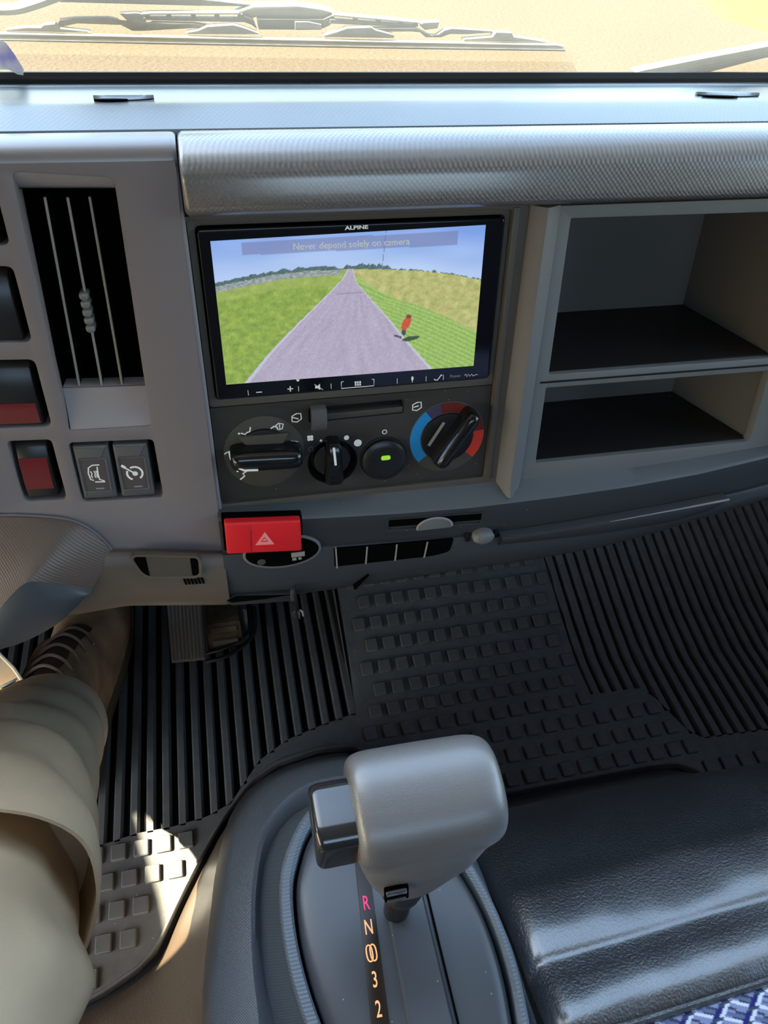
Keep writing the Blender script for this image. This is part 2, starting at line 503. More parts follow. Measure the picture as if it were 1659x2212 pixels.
m.bm.transform(Matrix(((1, 0, 0, 0), (0, 0, -1, 0), (0, 1, 0, 0), (0, 0, 0, 1))))
struct('wall_back', m, 'backwall')

# windscreen: leans back towards the cab roof
GY = lambda z: .518 - .30 * (z - .803)
m = MB(1)
m.loft([[(-.86, GY(z), z), (1.02, GY(z), z), (1.02, GY(z) + .005, z), (-.86, GY(z) + .005, z)] for z in (.803, 1.0, 1.3, 1.6)])
struct('window_1', m, 'glass')
m = MB(1)
prof = [(.5095, .8035), (.5105, .8088), (.5140, .8114), (.5210, .8100), (.5240, .798), (.5095, .798)]
m.loft([[(x, y, z) for y, z in prof] for x in (-.86, 1.02)]); struct('trim_1', m, 'seal')
m = MB(1); m.loft([[(x, y, z) for y, z in ((.519, .800), (.530, .799), (1.0, .645), (1.0, .56), (.519, .74))] for x in (-.86, 1.02)]); struct('trim_2', m, 'seal')

# yellow weeds on the ground ahead: nobody could count the flowers
m = MB(1); rnd = random.Random(3)
for i in range(5000):
    a = rnd.random() * 6.283; r = 1.0 * math.sqrt(rnd.random())
    x = 7.95 + 2.2 * r * math.cos(a) + .3 * rnd.random(); y = 8.9 + 2.6 * r * math.sin(a)
    d = max(.1, 1 - r); h = .02 + .04 * d * (.5 + rnd.random()); w = .05 + .07 * rnd.random(); t = rnd.random() * 3
    c, s_ = math.cos(t), math.sin(t)
    q = [m.v((x + w * c * sx - w * s_ * sy, y + w * s_ * sx + w * c * sy, -.86)) for sx, sy in ((-1, -1), (1, -1), (1, 1), (-1, 1))]
    top = m.v((x + .02 * rnd.random(), y, -.86 + h))
    for k in range(4): m.face((q[k], q[(k + 1) % 4], top))
yw = m.build('yellow_weeds', 'yellow', None, 'w', smooth=0); yw['kind'] = 'stuff'
tag(yw, 'bright yellow weeds growing on the tan ground ahead of the truck', 'weeds')

# ================================================================== dashboard
dash = thing('dashboard', 'dark grey truck dashboard with textured upper pad, open storage shelves and lower tray', 'dashboard', (0, -.22, -.05))

# ---- upper pad, crown and left hood: one cross-section run along the cab
def yz(profile, us, mat, name, parent, push=None):
    """profile in world (y, z); us = list of (x, inset) stations in world x"""
    m = MB(1)
    inv = DM.inverted()
    rings = []
    cy = sum(p[0] for p in profile) / len(profile); cz = sum(p[1] for p in profile) / len(profile)
    for x, ins in us:
        q = inset(profile, ins) if ins else profile
        rings.append([inv @ Vector((x, y, z)) for y, z in q])
    m.loft(rings)
    return m.build(name, mat, parent)
X0 = DASH_O.x
pad_prof = [(.4310, .765), (.4150, .770), (.3990, .7745), (.3962, .7785), (.3963, .7812), (.3979, .786), (.3994, .7915), (.4012, .7958), (.4048, .7998), (.4095, .8027), (.4138, .8048),
            (.4180, .8061), (.4250, .8067), (.4312, .8064), (.4328, .8058), (.4334, .8030)]
yz(pad_prof, [(X0 - .0938, .0030), (X0 - .0931, .0012), (X0 - .0911, 0), (X0 + .10, 0), (X0 + .30, 0), (X0 + .62, 0)], 'pad', 'top_pad', dash)
hood_prof = [(.4310, .792), (.4220, .791), (.4160, .792), (.4135, .7950), (.4117, .7986), (.4126, .8010), (.4150, .8036), (.4190, .8056), (.4250, .8063), (.4312, .8061), (.4328, .8056), (.4334, .8030)]
yz(hood_prof, [(X0 - .62, 0), (X0 - .3, 0), (X0 - .0975, 0), (X0 - .0955, .0003), (X0 - .0945, .0012)], 'hood', 'left_hood', dash)
crown_prof = [(.4350, .780), (.4342, .8030), (.4350, .8060), (.4400, .8068), (.4520, .8086), (.4590, .8096), (.4630, .8099), (.4670, .8097), (.4800, .8088), (.4930, .8079), (.5000, .8074), (.5012, .8066), (.5024, .8073), (.5100, .8066), (.516, .803), (.51, .785)]
yz(crown_prof, [(X0 - .75, 0), (X0 - .2, 0), (X0 + .2, 0), (X0 + .62, 0)], 'crown', 'crown', dash)

def top_pt(x, y):
    z = lerp_tab([(a, b) for a, b in crown_prof[3:14]], y)
    return DM.inverted() @ Vector((x, y, z))
def louvre(x0, x1, y, name='defroster_vent', skew=0.0):
    m = MB(1); n = 10; rings = []
    for i in range(n + 1):
        t = i / n; x = x0 + (x1 - x0) * t; w = .0045 * math.sin(math.pi * min(.97, max(.03, t))) ** .5
        yy = y + skew * t
        rings.append([top_pt(x, yy - w) + DM.inverted().to_3x3() @ Vector((0, 0, .0006)), top_pt(x, yy - w * .2) + DM.inverted().to_3x3() @ Vector((0, 0, .0020)),
                      top_pt(x, yy + w) + DM.inverted().to_3x3() @ Vector((0, 0, .0014)), top_pt(x, yy + w) + DM.inverted().to_3x3() @ Vector((0, 0, -.001))])
    m.loft(rings)
    o = m.build(name, 'crown', dash)
    m = MB(1); rings = []
    for i in range(n + 1):
        t = i / n; x = x0 + (x1 - x0) * (.02 + .55 * t); w = .0014 * math.sin(math.pi * min(.97, max(.03, t))) ** .5
        yy = y + skew * t - .0056
        up = DM.inverted().to_3x3() @ Vector((0, 0, .0012))
        rings.append([top_pt(x, yy - w) + up * .2, top_pt(x, yy - w) + up, top_pt(x, yy + w) + up, top_pt(x, yy + w) + up * .2])
    m.loft(rings); m.build('vent_slot', 'void', o)
louvre(-.054, -.022, .4735)
louvre(.315, .358, .4745, skew=-.003)

# ---- left switch panel with its cut-outs
SH = lambda u, v: (u, v - .055 * (u + 130))
def shq(u0, u1, v0, v1, r=3.5, du=0.0):
    """cut-out that follows the slight slope of the left panel; vertical sides lean by du"""
    return rquad([SH(u0 + du, v0), SH(u1 + du, v0), SH(u1, v1), SH(u0, v1)], r, 6)
vent_hole = rquad([(-178.2, -61.0), (-130.6, -62.5), (-127.2, 79.2), (-175.2, 83.2)], [1.5, 1.5, 4, 4], 5)
sw_holes = {
    'a': shq(-230, -184.6, 45, 85, 4), 'b': shq(-232, -186.0, -7.6, 34, 4), 'c': shq(-234, -187.2, -60.5, -18.2, 4),
    'd': shq(-214.4, -189.6, -112.4, -69.5, 3.2), 'e': shq(-180.6, -130.8, -115.0, -72.2, 3.2)}
m = MB()
m.panel([(-420, -175), (-97.2, -175), (-97.2, -135), (-96.8, 57), (-95.6, 80), (-96.0, 86.6), (-420, 88)], [vent_hole] + list(sw_holes.values()), 6, -4, ch=.9, depth=-16)
m.build('switch_panel', 'panel', dash)
m = MB(); m.slab([(-98.4, -176), (-94.8, -176), (-94.6, 84), (-98.0, 88)], -20, 2.2, 1.2); m.build('panel_edge', 'vent_lip', dash)
m = MB()
for k in ('a', 'b', 'c', 'd', 'e'):
    m.slab(inset(sw_holes[k], -1.2), -17, -13.5)
m.build('switch_well', 'void', dash)

# ---- centre stack surround and shelves
stack_hole = rrect(-90.2, 90.2, -52.4, 52.3, 3.2)
m = MB()
m.panel(rquad([(-96, -134.5), (103.5, -134.5), (103.5, 58), (-96, 58)], 2), [rrect(-94.6, 93.2, -128.6, 55.6, 2.0)], 1.2, -18, ch=.8, depth=-12)
m.build('stack_surround', 'stack', dash)
m = MB(); m.panel(rrect(-94.2, 93.0, -57.2, 55.3, 2.0), [stack_hole], -2.0, -12, ch=.7, depth=-14); m.build('stereo_trim_ring', 'stack', dash)
m = MB(); m.box(-96, 104, -134, 58, -30, -15); m.build('stack_backing', 'void', dash)
m = MB(); m.slab([(93.6, -129.5), (97.6, -130.5), (97.6, 57), (93.6, 57)], -6, 2.3, .5); m.build('trim_strip', 'stack', dash)

def pillar(u0, name='pillar', um=None):
    m = MB()
    r = []
    for v, k, nz in ((58, 1, 0), (20, 1, 0), (-60, 1, 0), (-132, 1, 0), (-138.5, .9, 1.0), (-142.5, .72, 2.0)):
        w = 1 - (1 - k)
        c = u0 + 9.5
        pts = [(u0, -6), (u0 + .3, 1.0 + nz), (u0 + 7.4, 9.4 + nz), (u0 + 8.4, 10.0 + nz), (u0 + 9.6, 9.8 + nz), (u0 + 18.2, 4.0 + nz), (u0 + 19.2, 2.6), (u0 + 19.2, -6)]
        sh = (v - 58) * -.0085
        r.append([(c + (a - c) * w + sh * (-1), v, b) for a, b in pts])
    m.loft(r); return m.build(name, 'pillar', dash)
pillar(103.6)
pillar(330.5)
m = MB(); m.slab(rquad([(349.4, -134), (620, -134), (620, 57), (349.4, 57)], 3), -8, 3.5, 1.0); m.build('right_panel', 'shelf', dash)

# storage shelf: face frame, two open bays
up_hole = rquad([(131.6, -51.4), (304.6, -52.2), (303.6, 48.6), (131.0, 49.6)], 1.2, 3)
lo_hole = rquad([(131.6, -120.8), (308.0, -121.2), (305.6, -62.4), (131.2, -61.4)], [1.2, 5, 1.2, 1.2], 4)
m = MB(); m.panel([(121.5, -134), (331, -134), (331, 57), (121.5, 57)], [up_hole, lo_hole], 2.0, -6, ch=.8, depth=-5); m.build('shelf_frame', 'shelf', dash)
def bay(u0, u1, v0, v1, dep, taper, name, fl):
    a = [(u0 - 1, v0), (u1 + 1, v0), (u1 + 1, v1), (u0 - 1, v1)]
    b = [(u0 + 2, v0 + .5), (u1 - taper, v0 + .5), (u1 - taper, v1), (u0 + 2, v1)]
    m = MB(); R = m.loft([[(x, y, -3.5) for x, y in a], [(x, y, -dep) for x, y in b]], cap0=False)
    o = m.build(name, 'shelfin', dash, fix=False)
    m = MB(); m.loft([[(u0 - .5, v0 + .1, -2.5), (u1 + .5, v0 + .1, -2.5), (u1 + .5, v0 + .7, -2.5), (u0 - .5, v0 + .7, -2.5)],
                      [(b[0][0], v0 + .6, -dep + .3), (b[1][0], v0 + .6, -dep + .3), (b[1][0], v0 + 1.2, -dep + .3), (b[0][0], v0 + 1.2, -dep + .3)]])
    m.build('shelf_floor', 'shelffloor', o)
    if fl:
        m = MB(); m.slab(circle(0, 0, 2.6, 14), 0, 1.0, .4); m.xf(Matrix.Translation((.287, (v0 + 1.2) * .001, -dep * .001 + .008)) @ Matrix.Rotation(-math.pi / 2, 4, 'X'))
        m.build('screw', 'black', o)
bay(131.4, 304.5, -52, 49.4, 112, 4.5, 'upper_bay', False)
bay(131.4, 307.5, -121, -61.6, 90, 13, 'lower_bay', True)
m = MB(); m.slab([(126, -57.6), (331, -58.6), (331, -57.2), (126, -56.2)], 0, 2.25, 0); m.build('shelf_groove', 'black', dash)

# ---- ledge under the stack and the lower fascia, lofted in rows
LED = [(-97.8, -131.5), (-60, -136.0), (-26, -138.8), (26.6, -142.2), (81.7, -144.2), (146, -143.5), (208, -141.2), (262, -136.8), (313.7, -129.5), (340, -124.5)]
LOW = [(-97.8, -162.8), (-60, -164.2), (-27, -165.9), (30, -169.2), (70, -171.5), (113, -172.5), (169, -170.4), (227, -167.2), (297, -161.3), (340, -154.0)]
BOT = [(-200, -203), (-166, -202), (-103, -212.5), (-62.6, -214.2), (-10, -213.2), (44, -211.4), (100, -210), (158, -208.4), (198, -205.0), (238, -199.0), (277, -189.6), (340, -176.0)]
US = [-97.8 + i * 10.0 for i in range(45)] + [370, 420, 480, 550, 620]
m = MB(); rows = []
for dv, n, use in ((0, -10, 'back'), (0, -1, 'back'), (-.2, 10.8, 'led'), (-.9, 12.2, 'led'), (-2.2, 12.9, 'led')):
    row = []
    for u in US:
        if use == 'back': row.append((u, -127.5 + (6.0 * sstep(200, 335, u) if n < -5 else 0) - 3.6 + (4.5 * sstep(200, 335, u)), n))
        else: row.append((u, lerp_tab(LED, u) + dv, n))
    rows.append(row)
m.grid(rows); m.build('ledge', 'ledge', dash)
m = MB(); rows = []
for t, n in ((0, 12.9), (.04, 13.1), (.3, 13.0), (.8, 12.6), (.97, 12.2), (1.0, 11.4), (1.02, 8.0)):
    rows.append([(u, (lerp_tab(LED, u) - 2.2) * (1 - t) + lerp_tab(LOW, u) * t, n) for u in US])
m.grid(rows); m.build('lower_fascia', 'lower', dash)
# rolled underside, with the openings of the lower vents left as boxes let into it
m = MB(); rows = []
for t, n in ((-.03, 9.0), (0, 13.2), (.10, 14.6), (.35, 14.6), (.6, 12.8), (.85, 9.0), (.97, 5.6), (1.0, 3.0), (1.0, -6), (.96, -60)):
    rows.append([(u, lerp_tab(LOW, u) * (1 - t) + lerp_tab(BOT, u) * t, n) for u in US])
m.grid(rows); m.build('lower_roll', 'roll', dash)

# foot-level air slots under the fascia: a dark recess with four upright slats
m = MB(); m.slab(rquad([(-20.3, -183.2), (54, -184.6), (66.4, -182.2), (68.8, -171.2), (-20.6, -167.0)], [1, 8, 3, .5, .5], 4), 4, 15.1, .2)
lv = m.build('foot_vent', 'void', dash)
for a, b in (((-19.2, -166.6), (-18.6, -184.4)), ((3.6, -168.4), (2.6, -183.8)), ((25.6, -169.6), (24.6, -184.2)), ((48.6, -170.6), (46.8, -184.6))):
    m = MB(); m.slab([(b[0] - .55, b[1]), (b[0] + .55, b[1]), (a[0] + .55, a[1]), (a[0] - .55, a[1])], 10, 15.9, .3); m.build('slat', 'vane', lv)
# oval accessory recess below the hazard switch
m = MB(); m.slab(circle(-57, -164.5, 27.5, 40, 13.6), 4, 15.6, .8); ov = m.build('accessory_recess', 'shelf', dash)
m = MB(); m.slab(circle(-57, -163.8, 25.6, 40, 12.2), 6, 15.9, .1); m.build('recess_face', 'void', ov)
m = MB(); m.slab(circle(-72, -170.2, 3.0, 14, 2.6), 12, 16.6, .5); m.build('socket_dot', 'dial', ov)
m = MB(); m.box(-51, -41.5, -169.0, -165.2, 12, 16.8, .4); m.box(-50.5, -47.6, -172.0, -169.8, 12, 16.6, .3); m.box(-46.2, -44.0, -171.8, -169.8, 12, 16.6, .3); m.build('socket_print', 'vane', ov)
# card slot with half-round thumb notch
m = MB(); m.panel(rquad([(17.6, -158.4), (90.6, -161.8), (91.2, -150.6), (18.2, -147.2)], 1.5), [rquad([(19.4, -157.0), (89.2, -160.2), (89.6, -152.0), (19.6, -148.6)], .8)], 13.9, 11.5, ch=.5, depth=12.2)
cs = m.build('card_slot', 'lower', dash)
m = MB(); m.slab(rquad([(19.4, -154.6), (89.2, -157.8), (89.6, -152.0), (19.6, -148.6)], .6), 12, 13.2); m.build('slot_opening', 'void', cs)
m = MB(); th = [(53.6 + 13.2 * math.cos(a), -158.8 + 8.2 * math.sin(a)) for a in [math.pi * i / 16 for i in range(17)]]
m.slab(th + [(40.4, -160.4), (66.8, -160.6)], 12, 14.6, .7); m.build('thumb_notch', 'shelf', cs)
m = MB(); m.tube([(p[0], p[1], 14.5) for p in th], .8, 6); m.build('notch_rim', 'vent_lip', cs)
# little round knob beside the foot vent
m = MB(); m.dome(circle(91.2, -171.2, 8.4, 28, 5.6), 12, 17.5, 3.6, 5); m.build('round_stud', 'shelf', dash)
m = MB(); m.slab(rquad([(78, -175), (82, -175.5), (81, -168.4), (77.6, -168.0)], 1), 10, 14.9, .2); m.build('stud_slot', 'black', dash)
m = MB(); m.slab(rquad([(100.8, -174.6), (104.4, -174), (104.2, -168.2), (100.4, -168.4)], 1), 10, 15.0, .2); m.build('stud_slot', 'black', dash)
# long pull-out tray with a bright lip
TL = [(103.5, -170.6), (160, -168.6), (200, -166.2), (245, -163.0), (289.0, -159.3)]
TB = [(112, -181.5), (160, -183.0), (200, -183.2), (245, -180.8), (280, -173.4), (287.5, -166.5)]
m = MB(); rows = []
tu = [104 + 185 * i / 30 for i in range(31)]
for t, n in ((0, 13), (0, 20.5), (.05, 22.2), (.14, 22.2), (.5, 20.0), (.86, 17.4), (1, 14), (1, 8)):
    rows.append([(u, lerp_tab(TL, u) * (1 - t) + min(lerp_tab(TL, u) - .2, lerp_tab(TB, u)) * t, n if t > .02 else n) for u in tu])
m.grid(rows); tray = m.build('pull_out_tray', 'roll', dash)
m = MB(); m.tube([(u, lerp_tab(TL, u) - .6, 21.6) for u in [190 + 99 * i / 12 for i in range(13)]], [.25 + .06 * i for i in range(13)], 8); m.build('tray_lip', 'vent_lip', tray)
# long finger slot along the bottom edge
m = MB(); m.slab(rquad([(-97, -207.8), (-50, -211.4), (-50.6, -203.6), (-93, -199.2), (-100.5, -202.6)], 3.4, 5), 2, 14.0, .2); m.build('finger_slot', 'lower', dash)
m = MB(); m.slab(rquad([(-96, -205.0), (-72, -205.8), (-52.5, -204.8), (-92, -199.4), (-99.4, -202.2)], 1.2, 5), 2, 14.2, 0); m.build('slot_shadow_gap', 'void', dash)
m = MB(); m.slab([(-6, -207.5), (4.5, -195.6), (5.4, -196.2), (-5, -208.2)], 8, 14.2, 0); m.build('panel_joint', 'void', dash)

# ---- knee panel to the left of the fascia, with coin pocket and six small slots
KT = [(-260, -140), (-236, -140.3), (-208, -146.4), (-169, -151.5), (-98, -163.7)]
KB = [(-260, -214), (-215, -206), (-168, -203.0), (-103, -213.5), (-96, -213.9)]
m = MB(); rows = []
ku = [-260 + 163 * i / 26 for i in range(27)]
for t, n in ((0, 4), (0, 10), (.06, 12.5), (.25, 15.5), (.45, 16.5), (.62, 15.8), (.8, 13.5), (.93, 9.5), (1.0, 5), (1, -6), (.96, -60)):
    rows.append([(u, lerp_tab(KT, u) * (1 - t) + lerp_tab(KB, u) * t, n) for u in ku])
m.grid(rows); m.build('knee_panel', 'knee', dash)
pk = rquad([(-150.5, -169.8), (-115.0, -174.6), (-114.2, -159.4), (-156.6, -151.8)], [7, 5, 4, 5], 6)
m = MB(); m.panel(inset(pk, -2.0), [pk], 17.6, 14, ch=.8, depth=12); cp = m.build('coin_pocket', 'knee', dash)
m = MB(); m.slab(pk, 12, 16.9); m.build('pocket_floor', 'stack', cp)
m = MB(); m.slab(rquad([(-151.5, -169.6), (-147.6, -170.2), (-147.8, -153.6), (-156.4, -152.2)], [3, .3, .3, 3], 4), 16, 17.2); m.build('pocket_end', 'void', cp); m = MB(); m.slab(rquad([(-119.8, -173.6), (-115.4, -174.2), (-114.6, -159.8), (-119.6, -158.8)], 1.2, 3), 16, 17.2); m.build('pocket_end', 'void', cp)
for i in range(6):
    u = -126.4 + i * 2.35
    m = MB(); m.slab(rquad([(u + .9, -181.2 - .18 * i), (u + 2.3, -181.4 - .18 * i), (u + 1.4, -176.4 - .2 * i), (u, -176.2 - .2 * i)], .2, 2), 12, 17.0); m.build('slot', 'void', dash)

# ---- steering column cover at the far left: ridged cap above, smooth shell below
col = thing('steering_column_cover', 'blue grey steering column cover with ridged cap curving under the switch panel', 'column cover', (-.23, -.17, .02))
ARC = [(-300, -113), (-260, -114), (-230.5, -115.6), (-206.8, -119.6), (-191, -124.6), (-182.5, -131), (-176.4, -138.6), (-171.6, -147.5), (-169.5, -154.2)]
RID = [(-310, -215), (-268, -192), (-245, -169), (-228, -151.5), (-216.5, -143.6), (-208, -147.5), (-201, -154.5), (-194, -162.5), (-185.4, -172.4)]
END = [(-330, -232), (-280, -206), (-250, -197.2), (-234, -194.6), (-221, -191.0), (-209, -186.4), (-200.5, -182.0), (-193, -177.6), (-186.4, -173.2)]
def band(A, B, steps, fn, per=6):
    a = catmull([(p[0], p[1], 0) for p in A], per); b = catmull([(p[0], p[1], 0) for p in B], per)
    rows = []
    for i in range(steps + 1):
        t = i / steps
        rows.append([((1 - t) * p.x + t * q.x, (1 - t) * p.y + t * q.y, fn(t, j / (len(a) - 1))) for j, (p, q) in enumerate(zip(a, b))])
    return rows
m = MB(); m.grid([[(p[0], p[1], 3) for p in band(ARC, RID, 1, lambda t, s: 3)[0]]] + band(ARC, RID, 12, lambda t, s: 9 + (30 + 14 * (1 - s)) * (.75 * t + .25 * math.sin(t * math.pi / 2)) * (1 - .62 * s ** 3)))
m.build('ridged_cap', 'cap', col)
m = MB(); m.grid(band(RID, END, 12, lambda t, s: 9 + (30 + 14 * (1 - s)) * (1 - .62 * s ** 3) - 10 * t ** 2 * (1 - s) + 4 * math.sin(math.pi * t)) + [[(p[0], p[1] + 4, p[2] - 40) for p in band(RID, END, 1, lambda t, s: 0)[1]]])
m.build('lower_shell', 'cover', col)
m = MB(); m.tube([(p.x, p.y, 7.4) for p in catmull([(q[0], q[1] + .6, 0) for q in ARC], 6)], .8, 6); m.build('cap_edge', 'panel', col)

# ================================================================== air vent
av = thing('air_vent', 'tall black air vent with three upright vanes in the left panel', 'air vent', (-.152, .01, -.03))
m = MB(); hole = rquad([(-177.6, -36.6), (-128.2, -38.8), (-127.8, 72.6), (-175.8, 74.0)], .6, 2)
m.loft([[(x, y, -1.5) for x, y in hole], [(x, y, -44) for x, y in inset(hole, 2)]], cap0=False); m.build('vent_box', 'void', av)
m = MB(); m.loft([[(-175.6, 84.0, 5.0), (-127.0, 80.0, 5.0), (-127.0, 81, -14), (-175.6, 85, -14)], [(-176.6, 78.5, 2.6), (-127.4, 75.8, 2.6), (-127.2, 77, -14), (-176.4, 80, -14)], [(-177.4, 73.8, -4), (-127.8, 72.2, -4), (-127.6, 73.6, -14), (-177.4, 75.6, -14)]])
m.build('vent_hood', 'vent_lip', av)
m = MB(); rows = []
for v, n in ((-36.0, -14), (-36.2, -2.4), (-37.0, -1.4), (-45, -.6), (-54, 2.0), (-60.5, 5.0), (-63.5, 5.6)):
    rows.append([(-177.8 + 48.6 * i / 8 + (-37 - v) * .02, v - 2.2 * i / 8, n) for i in range(9)])
m.grid(rows); m.build('vent_scoop', 'vent_lip', av)
for k, (a, b) in enumerate((((-164.2, 69.4), (-168.4, -37.0)), ((-153.0, 69.0), (-155.6, -37.6)), ((-142.0, 69.0), (-144.0, -38.2)))):
    m = MB(); m.loft([[(a[0] - .55, a[1], -4.4), (a[0] + .55, a[1], -4.4), (a[0] + .3, a[1], -24), (a[0] - .3, a[1], -24)], [(b[0] - .55, b[1], -3.6), (b[0] + .55, b[1], -3.6), (b[0] + .3, b[1], -24), (b[0] - .3, b[1], -24)]])
    vn = m.build('vane', 'black', av)  # vane sides coloured black to stand for shade inside the vent
    m = MB(); m.tube([(a[0], a[1] - .5, -4.0), ((a[0] + b[0]) / 2, (a[1] + b[1]) / 2, -3.6), (b[0], b[1] + .6, -3.2)], .75, 6); m.build('vane_lit_edge', 'vane', vn)  # pale bead stands in for light along the vane's front edge
    if k == 1:
        m = MB()
        for j in range(5):
            v0 = 19.4 - j * 4.7
            m.slab(rrect(-157.4 - .03 * j, -152.2 - .03 * j, v0 - 4.0, v0, 1.6, 4), -9, .6 - .2 * abs(j - 2), 1.3, 3)
        m.box(-156.2, -153.4, -4, 19, -9, -1.2); m.build('thumb_tab', 'tab', vn)

# ================================================================== rocker switches in the left panel
def rocker(name, hole, label, group, base_mat='softblack', red=None, face=None, tilt=3.0, ins=(2.2, 4.2, 2.2, 2.0)):
    """rocker body that fills its cut-out, leaning inward at the top; red = (v0, v1) fractions of a red lens"""
    us = [p[0] for p in hole]; vs = [p[1] for p in hole]
    u0, u1, v0, v1 = min(us) + ins[0], max(us) - ins[1], min(vs) + ins[2], max(vs) - ins[3]
    t = thing(name, label, 'switch', ((u0 + u1) / 2000, v0 / 1000, -.012), group=group)
    h = v1 - v0
    prof = [(v0, -12), (v0 + .4, 2.6), (v0 + 1.6, 4.6), (v0 + h * .3, 5.6), (v0 + h * .62, 4.6), (v1 - 4.5, 2.4), (v1 - 1.4, .6), (v1 - .2, -1.8), (v1, -12)]
    def at(u_in, v):
        for (a, na), (b, nb) in zip(prof, prof[1:]):
            if a <= v <= b: return na + (nb - na) * (v - a) / max(1e-6, b - a)
        return 0
    m = MB(); rings = []
    for d, k in ((0, 1.6), (.5, .4), (1.4, 0), (u1 - u0 - 1.4, 0), (u1 - u0 - .5, .4), (u1 - u0, 1.6)):
        rings.append([(u0 + d, v - .055 * d, n - (k if n > -10 else 0)) for v, n in prof])
    m.loft(rings); m.build('rocker', base_mat, t)
    if red:
        m = MB(); va, vb = v0 + h * red[0], v0 + h * red[1]; rows = []
        for i in range(7):
            v = va + (vb - va) * i / 6
            rows.append([(u0 + .8 + d, v - .055 * d, at(0, v) + .25) for d in (0, (u1 - u0) * .5, u1 - u0 - 2.4)])
        m.grid(rows); m.build('red_lens', 'redlens', t)
    return t, (u0, u1, v0, v1), at
rocker('rocker_switch', sw_holes['a'], 'uppermost black rocker switch beside the air vent, mostly cut off', 'switches in the left panel')
rocker('rocker_switch', sw_holes['b'], 'plain large dark rocker switch without red, beside the middle of the vent', 'switches in the left panel')
rocker('rocker_switch', sw_holes['c'], 'large dark rocker switch with a red lower end, left of the vent scoop', 'switches in the left panel', red=(.05, .38))
rocker('rocker_switch', sw_holes['d'], 'small narrow rocker switch with dark red middle, left of the cruise pair', 'switches in the left panel', red=(.18, .72))
eh = sw_holes['e']
def push_switch(u0, u1, label, icon):
    v0, v1 = -113.6, -75.0; dv = -.055 * (u0 + 130); v0 += dv; v1 += dv
    t = thing('push_switch', label, 'switch', ((u0 + u1) / 2000, v0 / 1000, -.012), group='pair of grey push switches')
    q = rquad([(u0 - .6, v0), (u1 - .6, v0 - .055 * (u1 - u0)), (u1, v1 - .055 * (u1 - u0)), (u0, v1)], 1.4, 4)
    m = MB(); m.slab(q, -14, 5.2, 1.6, 3); m.build('switch_body', 'switch', t)
    f = rquad([(u0 + 2.0, v0 + 6.0), (u1 - 4.0, v0 + 5.2), (u1 - 3.4, v1 - 10.6), (u0 + 2.2, v1 - 9.8)], .6, 3)
    m = MB(); m.panel(inset(f, -1.0), [f], 5.9, 4.8, ch=.35, depth=4.9); fr = m.build('face_rim', 'switch', t)
    m = MB(); m.slab(f, 4.6, 5.3); m.build('switch_face', 'swpad', t)
    cu, cv = (u0 + u1) / 2 - .6, (v0 + v1) / 2 - 1.6
    m = MB(); m.stroke([(cu - 1.6, cv - 10.6), (cu + 3.4, cv - 10.9)], 1.0, 5.32); m.build('marker_line', 'dimprint', t)
    m = MB(); icon(m, cu, cv); m.build('switch_symbol', 'white', t)
def icon_mirror(m, u, v):
    m.stroke([(u + 3.6, v + 6.4), (u - .6, v + 6.6), (u - 3.2, v + 5.0), (u - 4.0, v + 1.0), (u - 3.4, v - 3.6), (u - 1.6, v - 4.4)], .8, 5.3)
    m.stroke([(u + 2.0, v + 5.2), (u + 1.6, v), (u + 1.8, v - 4.0), (u + 4.6, v - 5.6)], .8, 5.3)
    m.stroke([(u - 1.2, v - 5.6), (u + 4.8, v - 6.2)], .8, 5.3)
    for k in (-2.2, -.2, 1.0):
        m.stroke([(u + k - .3, v + 2.4), (u + k + .3, v + .6), (u + k - .3, v - 1.2), (u + k + .2, v - 2.6)], .7, 5.3)
def icon_cruise(m, u, v):
    for d0, d1 in ((-55, 118), (152, 245)):
        a = [math.radians(d0 + (d1 - d0) * q / 14) for q in range(15)]
        m.stroke([(u + .4 + 4.7 * math.cos(t), v - .8 + 4.7 * math.sin(t)) for t in a], 1.25, 5.3)
    m.stroke([(u + .4, v - .8), (u - 6.2, v + 5.0)], 1.0, 5.32)
    m.flat(circle(u + .6, v - 1.0, 1.7, 14), 5.44)
    m.stroke([(u - 6.8, v + 5.8), (u - 4.6, v + 3.8)], 1.8, 5.33)
push_switch(-179.0, -158.4, 'grey push switch with the wavy heat symbol, next to the red rocker', icon_mirror)
push_switch(-155.8, -135.2, 'grey push switch with the cruise dial symbol, nearest the centre stack', icon_cruise)

